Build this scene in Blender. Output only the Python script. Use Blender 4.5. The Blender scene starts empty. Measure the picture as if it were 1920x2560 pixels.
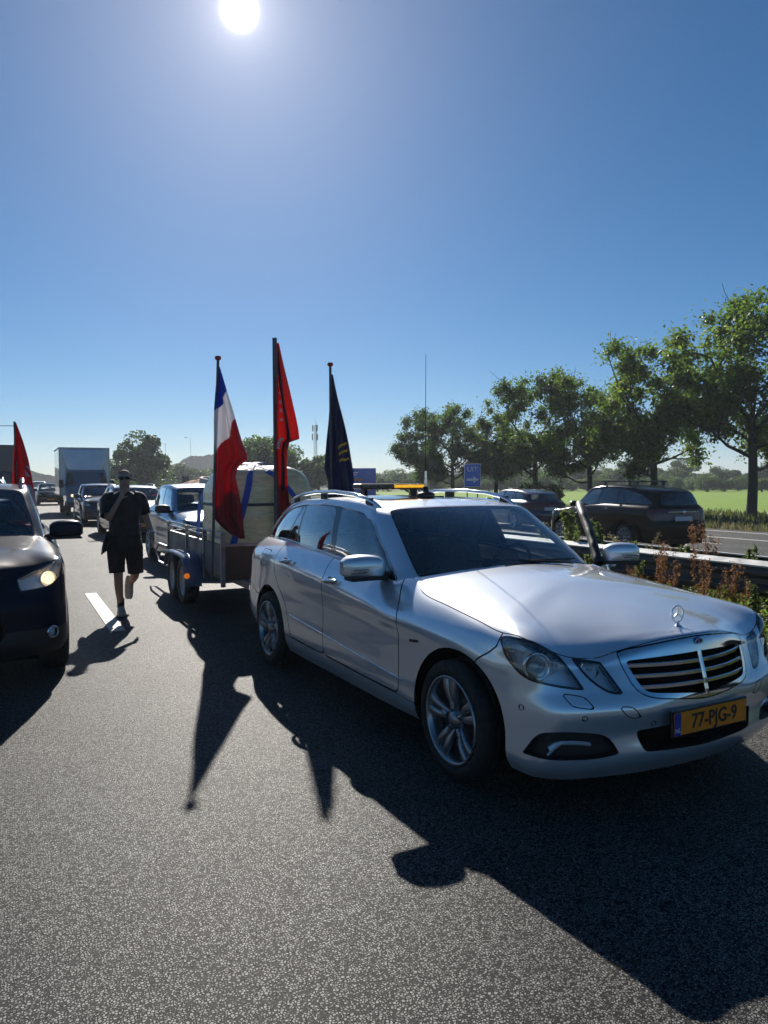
import bpy, bmesh, math, random
import numpy as np
from mathutils import Vector, Matrix
random.seed(7); rng = np.random.default_rng(7)
SC = bpy.context.scene
COL = SC.collection
rad = math.radians

# ------------------------------------------------------------------ camera, sky, sun, exposure
CAM_H = 1.597
cam_d = bpy.data.cameras.new('camera')
cam = bpy.data.objects.new('camera', cam_d); COL.objects.link(cam)
cam_d.sensor_fit = 'VERTICAL'; cam_d.sensor_height = 36.0
cam_d.lens = 36.0 * 1856.3 / 2560.0
cam_d.clip_start = 0.05; cam_d.clip_end = 6000
_ps, _p, _r = 0.4663, -0.0408, -0.0034
_F = Vector((math.sin(_ps)*math.cos(_p), math.cos(_ps)*math.cos(_p), math.sin(_p)))
_R0 = Vector((math.cos(_ps), -math.sin(_ps), 0)); _U0 = _R0.cross(_F)
_R = _R0*math.cos(_r) + _U0*math.sin(_r); _U = -_R0*math.sin(_r) + _U0*math.cos(_r)
cam.matrix_world = Matrix(((_R.x, _U.x, -_F.x, 0), (_R.y, _U.y, -_F.y, 0), (_R.z, _U.z, -_F.z, CAM_H), (0, 0, 0, 1)))
SC.camera = cam

_el, _az = rad(31.3), rad(16.1)
SUN = Vector((math.cos(_el)*math.sin(_az), math.cos(_el)*math.cos(_az), math.sin(_el)))
SUN_EL = math.asin(SUN.z); SUN_AZ = math.atan2(SUN.x, SUN.y)
world = bpy.data.worlds.new('World'); SC.world = world; world.use_nodes = True
wn = world.node_tree; wn.nodes.clear()
def wnode(t, **k):
    n = wn.nodes.new(t)
    for a, b in k.items(): setattr(n, a, b)
    return n
sky = wnode('ShaderNodeTexSky', sky_type='NISHITA', sun_disc=False, sun_elevation=SUN_EL, sun_rotation=SUN_AZ,
            altitude=0, air_density=0.78, dust_density=0.18, ozone_density=6.0)
bg = wnode('ShaderNodeBackground'); bg.inputs['Strength'].default_value = 0.052
wo = wnode('ShaderNodeOutputWorld')
hs = wnode('ShaderNodeHueSaturation'); hs.inputs['Saturation'].default_value = 1.2; hs.inputs['Hue'].default_value = .494
wn.links.new(sky.outputs[0], hs.inputs['Color'])
# the sun itself with its aureole (part of the sky, seen from anywhere)
tc = wnode('ShaderNodeTexCoord')
dot = wnode('ShaderNodeVectorMath', operation='DOT_PRODUCT'); dot.inputs[1].default_value = SUN
nrm = wnode('ShaderNodeVectorMath', operation='NORMALIZE')
wn.links.new(tc.outputs['Generated'], nrm.inputs[0]); wn.links.new(nrm.outputs[0], dot.inputs[0])
acos = wnode('ShaderNodeMath', operation='ARCCOSINE'); acos.use_clamp = False
wn.links.new(dot.outputs['Value'], acos.inputs[0])
def wmath(op, a, b=None, c=None):
    n = wnode('ShaderNodeMath', operation=op)
    for i, x in enumerate((a, b, c)):
        if x is None: continue
        if isinstance(x, (int, float)): n.inputs[i].default_value = x
        else: wn.links.new(x, n.inputs[i])
    return n.outputs[0]
ang = acos.outputs[0]
def gauss(s, amp): return wmath('MULTIPLY', wmath('EXPONENT', wmath('MULTIPLY', wmath('POWER', wmath('DIVIDE', ang, s), 2.0), -1.0)), amp)
def expo(s, amp): return wmath('MULTIPLY', wmath('EXPONENT', wmath('DIVIDE', ang, -s)), amp)
g1 = gauss(rad(.62), 160.0); g2 = expo(rad(1.5), 12.0); g3 = wmath('ADD', gauss(rad(8.0), 1.5), gauss(rad(19.0), 1.05))
glow = wmath('ADD', wmath('ADD', g1, g2), g3)
gc = wnode('ShaderNodeMix', data_type='RGBA', blend_type='MULTIPLY'); gc.inputs[0].default_value = 1
comb = wnode('ShaderNodeCombineColor')
for i in range(3): wn.links.new(glow, comb.inputs[i])
wn.links.new(comb.outputs[0], gc.inputs[6]); gc.inputs[7].default_value = (1.0, 0.92, 0.88, 1)
addc = wnode('ShaderNodeMix', data_type='RGBA', blend_type='ADD'); addc.inputs[0].default_value = 1
wn.links.new(hs.outputs[0], addc.inputs[6]); wn.links.new(gc.outputs[2], addc.inputs[7])
wn.links.new(addc.outputs[2], bg.inputs['Color']); wn.links.new(bg.outputs[0], wo.inputs[0])

sl = bpy.data.lights.new('sun_light', 'SUN'); sl.energy = 5.0; sl.angle = rad(0.53); sl.color = (1.0, 0.94, 0.85)
so = bpy.data.objects.new('sun_light', sl); COL.objects.link(so)
so.rotation_euler = SUN.to_track_quat('Z', 'Y').to_euler(); so.location = SUN*50
SC.view_settings.view_transform = 'Standard'; SC.view_settings.look = 'None'
SC.view_settings.gamma = 1; SC.view_settings.exposure = 0.5; SC.view_settings.use_curve_mapping = False

# ------------------------------------------------------------------ materials
MATS = {}
def mat(name, color=(.5, .5, .5), rough=.5, metal=0., coat=0., spec=.5, trans=0., emit=None, var=0., vscale=20., bump=0., bscale=200., sheen=0., coat_r=.03, ior=1.5, detail=4, alpha=None):
    if name in MATS: return MATS[name]
    m = bpy.data.materials.new(name); m.use_nodes = True; nt = m.node_tree
    b = nt.nodes['Principled BSDF']
    b.inputs['Base Color'].default_value = (*color, 1); b.inputs['Roughness'].default_value = rough
    b.inputs['Metallic'].default_value = metal; b.inputs['Coat Weight'].default_value = coat
    b.inputs['Coat Roughness'].default_value = coat_r
    b.inputs['Specular IOR Level'].default_value = spec; b.inputs['Transmission Weight'].default_value = trans
    b.inputs['IOR'].default_value = ior; b.inputs['Sheen Weight'].default_value = sheen
    if emit: b.inputs['Emission Color'].default_value = (*emit[0], 1); b.inputs['Emission Strength'].default_value = emit[1]
    if var or bump:
        t = nt.nodes.new('ShaderNodeTexCoord'); 
    if var:
        n = nt.nodes.new('ShaderNodeTexNoise'); n.inputs['Scale'].default_value = vscale; n.inputs['Detail'].default_value = detail
        nt.links.new(t.outputs['Object'], n.inputs['Vector'])
        mr = nt.nodes.new('ShaderNodeMapRange'); mr.inputs[1].default_value = .3; mr.inputs[2].default_value = .7
        mr.inputs[3].default_value = 1-var; mr.inputs[4].default_value = 1+var
        nt.links.new(n.outputs['Fac'], mr.inputs[0])
        mx = nt.nodes.new('ShaderNodeMix'); mx.data_type = 'RGBA'; mx.blend_type = 'MULTIPLY'; mx.inputs[0].default_value = 1
        mx.inputs[6].default_value = (*color, 1); nt.links.new(mr.outputs[0], mx.inputs[7])
        nt.links.new(mx.outputs[2], b.inputs['Base Color'])
        m2 = nt.nodes.new('ShaderNodeMapRange'); m2.inputs[1].default_value = .3; m2.inputs[2].default_value = .7
        m2.inputs[3].default_value = max(0, rough*(1-var)); m2.inputs[4].default_value = min(1, rough*(1+var))
        nt.links.new(n.outputs['Fac'], m2.inputs[0]); nt.links.new(m2.outputs[0], b.inputs['Roughness'])
    if bump:
        n2 = nt.nodes.new('ShaderNodeTexNoise'); n2.inputs['Scale'].default_value = bscale; n2.inputs['Detail'].default_value = 3
        nt.links.new(t.outputs['Object'], n2.inputs['Vector'])
        bp = nt.nodes.new('ShaderNodeBump'); bp.inputs['Strength'].default_value = bump; bp.inputs['Distance'].default_value = .02
        nt.links.new(n2.outputs['Fac'], bp.inputs['Height']); nt.links.new(bp.outputs[0], b.inputs['Normal'])
    MATS[name] = m; return m

def paint(name, color, metal=.0, rough=.4, coat=1.0, dust=.10, coat_ior=1.5, flake=None, spec=.5):
    """car paint: base (metallic flake) under clear coat, with road dust gathering low on the body"""
    if name in MATS: return MATS[name]
    m = mat(name, color, rough, metal, coat, coat_r=.02); nt = m.node_tree; b = nt.nodes['Principled BSDF']; b.inputs['Coat IOR'].default_value = coat_ior
    t = nt.nodes.new('ShaderNodeTexCoord'); sep = nt.nodes.new('ShaderNodeSeparateXYZ'); nt.links.new(t.outputs['Object'], sep.inputs[0])
    n = nt.nodes.new('ShaderNodeTexNoise'); n.inputs['Scale'].default_value = 3.5; n.inputs['Detail'].default_value = 7; n.inputs['Roughness'].default_value = .65
    nt.links.new(t.outputs['Object'], n.inputs['Vector'])
    mr = nt.nodes.new('ShaderNodeMapRange'); mr.inputs[1].default_value = .75; mr.inputs[2].default_value = .15; mr.inputs[3].default_value = .12; mr.inputs[4].default_value = 1
    nt.links.new(sep.outputs['Z'], mr.inputs[0])
    mu = nt.nodes.new('ShaderNodeMath'); mu.operation = 'MULTIPLY'; nt.links.new(mr.outputs[0], mu.inputs[0]); nt.links.new(n.outputs['Fac'], mu.inputs[1])
    mu2 = nt.nodes.new('ShaderNodeMath'); mu2.operation = 'MULTIPLY'; nt.links.new(mu.outputs[0], mu2.inputs[0]); mu2.inputs[1].default_value = dust*2
    mx = nt.nodes.new('ShaderNodeMix'); mx.data_type = 'RGBA'; nt.links.new(mu2.outputs[0], mx.inputs[0])
    mx.inputs[6].default_value = (*color, 1); mx.inputs[7].default_value = (.20, .19, .17, 1)
    nt.links.new(mx.outputs[2], b.inputs['Base Color'])
    ad = nt.nodes.new('ShaderNodeMath'); ad.operation = 'MULTIPLY_ADD'; nt.links.new(mu.outputs[0], ad.inputs[0]); ad.inputs[1].default_value = dust*.9; ad.inputs[2].default_value = .015
    nt.links.new(ad.outputs[0], b.inputs['Coat Roughness']); b.inputs['Specular IOR Level'].default_value = spec
    if flake:      # (share, roughness, metallic): coarse flakes scatter the light more widely than the base
        f = nt.nodes.new('ShaderNodeBsdfPrincipled'); f.inputs['Base Color'].default_value = (*color, 1); f.inputs['Roughness'].default_value = flake[1]; f.inputs['Metallic'].default_value = flake[2]
        f.inputs['Coat Weight'].default_value = coat; f.inputs['Coat IOR'].default_value = coat_ior; f.inputs['Coat Roughness'].default_value = .03; nt.links.new(mx.outputs[2], f.inputs['Base Color'])
        ms = nt.nodes.new('ShaderNodeMixShader'); ms.inputs[0].default_value = flake[0]; nt.links.new(b.outputs[0], ms.inputs[1]); nt.links.new(f.outputs[0], ms.inputs[2]); nt.links.new(ms.outputs[0], nt.nodes['Material Output'].inputs[0])
    return m

def glass(name, tint=(.55, .62, .62), refl=1.0, rough=0.0):
    if name in MATS: return MATS[name]
    m = bpy.data.materials.new(name); m.use_nodes = True; nt = m.node_tree; nt.nodes.clear()
    o = nt.nodes.new('ShaderNodeOutputMaterial'); tr = nt.nodes.new('ShaderNodeBsdfTransparent'); tr.inputs[0].default_value = (*tint, 1)
    gl = nt.nodes.new('ShaderNodeBsdfGlossy'); gl.inputs['Roughness'].default_value = rough; gl.inputs[0].default_value = (.95, .98, 1, 1)
    fr = nt.nodes.new('ShaderNodeFresnel'); fr.inputs[0].default_value = 1.52
    mu = nt.nodes.new('ShaderNodeMath'); mu.operation = 'MULTIPLY'; mu.use_clamp = True; mu.inputs[1].default_value = 1.9*refl
    nt.links.new(fr.outputs[0], mu.inputs[0])
    mx = nt.nodes.new('ShaderNodeMixShader'); nt.links.new(mu.outputs[0], mx.inputs[0]); nt.links.new(tr.outputs[0], mx.inputs[1]); nt.links.new(gl.outputs[0], mx.inputs[2])
    nt.links.new(mx.outputs[0], o.inputs[0]); MATS[name] = m; return m

BLACK = mat('black_plastic', (.012, .012, .013), .55, var=.3, vscale=60)
GLOSSB = mat('gloss_black_trim', (.008, .008, .009), .12, coat=.5)
VOID = mat('dark_cavity', (.004, .004, .004), .9, spec=.1)
RUBBER = mat('tyre_rubber', (.014, .014, .014), .75, var=.3, vscale=40, bump=.2, bscale=120)
CHROME = mat('chrome', (.75, .76, .78), .08, 1.0)
ALLOY = mat('alloy_silver', (.33, .34, .36), .28, .85, var=.10, vscale=5)
DALLOY = mat('dark_alloy', (.10, .10, .11), .4, .8, var=.3)
STEEL = mat('brake_steel', (.16, .15, .14), .5, .8, var=.4)
GLASS_W = glass('windscreen_glass', (.86, .92, .94), 1.0)
GLASS_S = glass('side_window_glass', (.62, .70, .72), 1.5)
GLASS_D = glass('privacy_glass', (.10, .12, .13), 1.2)
LENS = glass('lamp_lens', (.94, .96, .98), 1.1)
INT_D = mat('dark_upholstery', (.022, .022, .025), .8, var=.3, vscale=50, bump=.2, bscale=300)
INT_G = mat('grey_upholstery', (.15, .15, .155), .85, var=.3, vscale=50)
REFLECTOR = mat('lamp_reflector', (.92, .93, .95), .25, .15)
AMBER = mat('amber_lens', (.9, .28, .02), .2, coat=.6)
REDLENS = mat('red_lens', (.35, .012, .012), .15, coat=1.)
WHITE_P = mat('white_plastic', (.75, .75, .73), .4)

# ------------------------------------------------------------------ scene tree helpers
def tag(o, label=None, cat=None, group=None, kind=None):
    if label: o['label'] = label
    if cat: o['category'] = cat
    if group: o['group'] = group
    if kind: o['kind'] = kind
    return o
def thing(name, label, cat, loc=(0, 0, 0), rz=0., group=None):
    o = bpy.data.objects.new(name, None); COL.objects.link(o); o.empty_display_size = .2
    o.location = loc; o.rotation_euler = (0, 0, rz); return tag(o, label, cat, group)
def link(name, me, parent=None):
    o = bpy.data.objects.new(name, me); COL.objects.link(o)
    if parent is not None: o.parent = parent
    return o
def copy_tree(o, parent=None):
    c = o.copy(); COL.objects.link(c)
    if parent is not None: c.parent = parent
    for ch in o.children: copy_tree(ch, c)
    return c

class MB:
    """plain mesh builder: verts / faces / per-face material slot / smooth flag"""
    def __init__(s): s.v = []; s.f = []; s.m = []; s.sm = []
    def add(s, vs, fs, m=0, smooth=False):
        b = len(s.v); s.v += [tuple(map(float, q)) for q in vs]
        for f in fs: s.f.append([b+i for i in f]); s.m.append(m); s.sm.append(smooth)
        return s
    def box(s, c, d, m=0, rz=0., R=None, bev=0.):
        dx, dy, dz = d[0]/2, d[1]/2, d[2]/2
        if bev > 0:
            b = min(bev, dx*.9, dy*.9, dz*.9); vs = []; 
            bm = bmesh.new(); bmesh.ops.create_cube(bm, size=1); bmesh.ops.scale(bm, vec=d, verts=bm.verts)
            bmesh.ops.bevel(bm, geom=bm.edges[:], offset=b, segments=2, affect='EDGES', profile=.5)
            vs = [v.co.copy() for v in bm.verts]; bm.verts.index_update(); fs = [[v.index for v in f.verts] for f in bm.faces]; bm.free()
        else:
            vs = [Vector((x*dx, y*dy, z*dz)) for x in (-1, 1) for y in (-1, 1) for z in (-1, 1)]
            fs = [(0, 1, 3, 2), (4, 6, 7, 5), (0, 4, 5, 1), (2, 3, 7, 6), (0, 2, 6, 4), (1, 5, 7, 3)]
        M = R if R is not None else Matrix.Rotation(rz, 3, 'Z')
        return s.add([M @ v + Vector(c) for v in vs], fs, m)
    def tube(s, pts, r, n=8, m=0, cap=True, smooth=True):
        pts = [Vector(p) for p in pts]; rs = r if hasattr(r, '__len__') else [r]*len(pts)
        vs = []; fs = []; prev = None
        for i, p in enumerate(pts):
            t = (pts[min(i+1, len(pts)-1)] - pts[max(i-1, 0)])
            t = t.normalized() if t.length > 1e-9 else Vector((0, 0, 1))
            if prev is None: a = t.orthogonal().normalized()
            else:
                a = prev - t*prev.dot(t); a = a.normalized() if a.length > 1e-6 else t.orthogonal().normalized()
            prev = a; b = t.cross(a)
            for k in range(n):
                w = 2*math.pi*k/n; vs.append(p + (a*math.cos(w)+b*math.sin(w))*rs[i])
        for i in range(len(pts)-1):
            for k in range(n): fs.append((i*n+k, i*n+(k+1) % n, (i+1)*n+(k+1) % n, (i+1)*n+k))
        s.add(vs, fs, m, smooth)
        if cap: s.add(vs[:n][::-1], [range(n)], m); s.add(vs[-n:], [range(n)], m)
        return s
    def lathe(s, prof, axis='Z', n=32, c=(0, 0, 0), m=0, smooth=True, a0=0, a1=2*math.pi):
        full = abs(a1-a0-2*math.pi) < 1e-6; vs = []; fs = []; k = n if full else n+1
        for i in range(k):
            w = a0+(a1-a0)*i/n
            for (r, h) in prof:
                x, y = r*math.cos(w), r*math.sin(w)
                q = (x, y, h) if axis == 'Z' else ((x, h, y) if axis == 'Y' else (h, x, y))
                vs.append((q[0]+c[0], q[1]+c[1], q[2]+c[2]))
        L = len(prof)
        for i in range(n):
            j = (i+1) % k if full else i+1
            for a in range(L-1): fs.append((i*L+a, j*L+a, j*L+a+1, i*L+a+1))
        return s.add(vs, fs, m, smooth)
    def grid(s, P, m=0, smooth=True, wrap=False):
        a = len(P); b = len(P[0]); vs = [q for r in P for q in r]; fs = []
        for i in range(a-1):
            for j in range(b if wrap else b-1): fs.append((i*b+j, i*b+(j+1) % b, (i+1)*b+(j+1) % b, (i+1)*b+j))
        return s.add(vs, fs, m, smooth)
    def mesh(s, name, mats):
        me = bpy.data.meshes.new(name); me.from_pydata(s.v, [], s.f)
        for q in (mats if isinstance(mats, (list, tuple)) else [mats]): me.materials.append(q)
        me.polygons.foreach_set('material_index', s.m); me.polygons.foreach_set('use_smooth', s.sm)
        me.validate(); me.update(); return me
    def build(s, name, mats, parent=None): return link(name, s.mesh(name, mats), parent)

def recalc(o):
    bm = bmesh.new(); bm.from_mesh(o.data); bmesh.ops.recalc_face_normals(bm, faces=bm.faces[:]); bm.to_mesh(o.data); bm.free(); return o
def subsurf(o, lv=1):
    md = o.modifiers.new('sub', 'SUBSURF'); md.levels = lv; md.render_levels = lv; return o
def bevel(o, w=.01, seg=2, ang=35):
    md = o.modifiers.new('bev', 'BEVEL'); md.width = w; md.segments = seg; md.limit_method = 'ANGLE'; md.angle_limit = rad(ang); return o
def text_mesh(name, body, size, m, parent, loc, rot, extrude=.001, align='CENTER', xs=1.0, bold=0.):
    cu = bpy.data.curves.new(name, 'FONT'); cu.body = body; cu.size = size; cu.extrude = extrude; cu.offset = bold
    cu.align_x = align; cu.align_y = 'CENTER'; cu.resolution_u = 3
    tmp = bpy.data.objects.new('tmp_text', cu); COL.objects.link(tmp)
    dg = bpy.context.evaluated_depsgraph_get(); dg.update()
    me = bpy.data.meshes.new_from_object(tmp.evaluated_get(dg)); bpy.data.objects.remove(tmp); bpy.data.curves.remove(cu)
    me.materials.clear(); me.materials.append(m)
    o = link(name, me, parent); o.location = loc; o.rotation_euler = rot; o.scale = (xs, 1, 1); return o
# ------------------------------------------------------------------ car bodies: lofted shells cut into panels
# car space: x forward (front axle = 0), y to the car's right, z up; local object space = (-y, -x, z)
def herm(P, t, q):
    P = np.asarray(P, float); h = np.diff(t); d = np.diff(P, axis=0)/h.reshape(-1, *([1]*(P.ndim-1)))
    m = np.empty_like(P); m[0] = d[0]; m[-1] = d[-1]
    hh = h.reshape(-1, *([1]*(P.ndim-1)))
    m[1:-1] = (hh[1:]*d[:-1] + hh[:-1]*d[1:])/(hh[1:]+hh[:-1])
    i = np.clip(np.searchsorted(t, q, side='right')-1, 0, len(t)-2)
    s = ((q-t[i])/h[i]).reshape(-1, *([1]*(P.ndim-1))); hi = hh[i]
    return (2*s**3-3*s**2+1)*P[i] + (s**3-2*s**2+s)*hi*m[i] + (-2*s**3+3*s**2)*P[i+1] + (s**3-s**2)*hi*m[i+1]
def chordt(P, axis):
    d = np.linalg.norm(np.diff(P, axis=axis), axis=2); d = d.mean(axis=1-axis)
    d = np.maximum(d, 1e-3); return np.concatenate([[0], np.cumsum(d)])
def loft(CP, us, vs):
    """CP[ns,nl,3]; us / vs in index units"""
    tu = chordt(CP, 0); tv = chordt(CP, 1)
    A = herm(CP, tu, np.interp(us, np.arange(len(tu)), tu))
    B = herm(np.swapaxes(A, 0, 1), tv, np.interp(vs, np.arange(len(tv)), tv))
    return np.swapaxes(B, 0, 1)
def mir(p): q = np.array(p, float); q[..., 1] *= -1; return q
def subdiv(a, b, n): return np.linspace(a, b, n+1)
def params(keys, ns):
    out = [keys[0]]
    for (a, b), n in zip(zip(keys[:-1], keys[1:]), ns): out += list(np.linspace(a, b, n+1)[1:])
    return np.array(out)

class Shell:
    def __init__(s, V, N, UV, F): s.V, s.N, s.UV, s.F = V, N, UV, F
    @staticmethod
    def from_grid(G, us, vs, outward):
        gu = np.gradient(G, axis=0); gv = np.gradient(G, axis=1)
        n = np.cross(gu, gv); L = np.linalg.norm(n, axis=2, keepdims=True); n = n/np.maximum(L, 1e-12)
        ref = outward(G); sg = np.sign((n*ref).sum(2, keepdims=True)); sg[sg == 0] = 1; 
        n = n*np.sign(np.median(sg)) if abs(sg.mean()) > .9 else n*sg
        a, b = G.shape[:2]; idx = np.arange(a*b).reshape(a, b)
        F = np.stack([idx[:-1, :-1], idx[1:, :-1], idx[1:, 1:], idx[:-1, 1:]], -1).reshape(-1, 4).tolist()
        UV = np.stack(np.meshgrid(us, vs, indexing='ij'), -1).reshape(-1, 2)
        return Shell(G.reshape(-1, 3), n.reshape(-1, 3), UV, F)
    def sub(s, F): return Shell(s.V, s.N, s.UV, F)
    def split(s, f):
        """-> (inside f<=0, outside)"""
        f = np.asarray(f); inn = []; out = []; cache = {}; nv = []; n0 = len(s.V)
        pos = (f > 0).tolist(); fl = f.tolist()
        def cutv(a, b):
            k = (a, b) if a < b else (b, a)
            if k not in cache: cache[k] = n0+len(nv); nv.append((k, fl[k[0]]/(fl[k[0]]-fl[k[1]])))
            return cache[k]
        for fc in s.F:
            p = [pos[i] for i in fc]
            if not any(p): inn.append(fc); continue
            if all(p): out.append(fc); continue
            A = []; B = []
            for k in range(len(fc)):
                a, b = fc[k], fc[(k+1) % len(fc)]
                (B if pos[a] else A).append(a)
                if pos[a] != pos[b]:
                    c = cutv(a, b); A.append(c); B.append(c)
            if len(A) > 2: inn.append(A)
            if len(B) > 2: out.append(B)
        if nv:
            ia = np.array([k[0] for k, t in nv]); ib = np.array([k[1] for k, t in nv]); t = np.array([t for k, t in nv])[:, None]
            V = np.vstack([s.V, s.V[ia]*(1-t)+s.V[ib]*t]); N = np.vstack([s.N, s.N[ia]*(1-t)+s.N[ib]*t]); UV = np.vstack([s.UV, s.UV[ia]*(1-t)+s.UV[ib]*t])
        else: V, N, UV = s.V, s.N, s.UV
        return Shell(V, N, UV, inn), Shell(V, N, UV, out)
    def compact(s):
        if not s.F: return Shell(np.zeros((0, 3)), np.zeros((0, 3)), np.zeros((0, 2)), [])
        used = np.unique(np.concatenate([np.array(f) for f in s.F])); mp = -np.ones(len(s.V), int); mp[used] = np.arange(len(used)); mp = mp.tolist()
        return Shell(s.V[used], s.N[used], s.UV[used], [[mp[i] for i in f] for f in s.F])
    def offset(s, d): return Shell(s.V - s.N*d, s.N, s.UV, s.F)
    def boundary(s):
        from collections import Counter
        c = {}
        for f in s.F:
            for k in range(len(f)):
                a, b = f[k], f[(k+1) % len(f)]
                c.setdefault((min(a, b), max(a, b)), []).append((a, b))
        return [v[0] for v in c.values() if len(v) == 1]
    def rim(s, d=None, vec=None, minx=None):
        """wall along the open edge, going inward by d along the normals (or along vec)"""
        E = [e for e in s.boundary() if abs(s.V[e[0]][1]) > 1e-4 or abs(s.V[e[1]][1]) > 1e-4]
        ids = sorted({i for e in E for i in e}); mp = {i: k for k, i in enumerate(ids)}
        if not ids: return Shell(np.zeros((0, 3)), np.zeros((0, 3)), np.zeros((0, 2)), [])
        A = s.V[ids]; B = A - s.N[ids]*d if vec is None else A + np.array(vec)
        n = len(ids); c = A.mean(0); nn = c-A; nn /= np.maximum(np.linalg.norm(nn, axis=1, keepdims=True), 1e-9)
        return Shell(np.vstack([A, B]), np.vstack([nn, nn]), np.zeros((2*n, 2)), [[mp[a], mp[b], mp[b]+n, mp[a]+n] for a, b in E])
def join_shells(L):
    L = [x.compact() for x in L if x.F]
    if not L: return Shell(np.zeros((0, 3)), np.zeros((0, 3)), np.zeros((0, 2)), [])
    V = []; N = []; U = []; F = []; o = 0
    for x in L:
        V.append(x.V); N.append(x.N); U.append(x.UV); F += [[i+o for i in f] for f in x.F]; o += len(x.V)
    return Shell(np.vstack(V), np.vstack(N), np.vstack(U), F)
def sdf(P, poly):
    P = np.asarray(P); poly = np.asarray(poly, float); A = poly; B = np.roll(poly, -1, 0)
    d2 = np.full(len(P), 1e18); ins = np.zeros(len(P), bool)
    for a, b in zip(A, B):
        e = b-a; L = e@e
        if L < 1e-14: continue
        w = P-a; t = np.clip(w@e/L, 0, 1); q = w-t[:, None]*e; d2 = np.minimum(d2, (q*q).sum(1))
        c1 = (a[1] <= P[:, 1]) & (b[1] > P[:, 1]); c2 = (b[1] <= P[:, 1]) & (a[1] > P[:, 1])
        cr = e[0]*w[:, 1]-e[1]*w[:, 0]
        ins ^= (c1 & (cr > 0)) | (c2 & (cr < 0))
    d = np.sqrt(d2); return np.where(ins, -d, d)
def curve(pts, n=6, closed=True):
    """rounded polygon: corner-cut twice (Chaikin); repeat a point to keep a corner sharp"""
    P = np.asarray(pts, float)
    for _ in range(3):
        if closed: Q = np.roll(P, -1, 0); P = np.stack([.75*P+.25*Q, .25*P+.75*Q], 1).reshape(-1, 2)
        else:
            Q = np.stack([.75*P[:-1]+.25*P[1:], .25*P[:-1]+.75*P[1:]], 1).reshape(-1, 2); P = np.vstack([P[:1], Q, P[-1:]])
    return P
XZ = lambda V: V[:, [0, 2]]
YZ = lambda V: V[:, [1, 2]]
def DIAG(V, a=rad(40)): return np.stack([-V[:, 0]*math.sin(a)+V[:, 1]*math.cos(a), V[:, 2]], 1)

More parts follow.
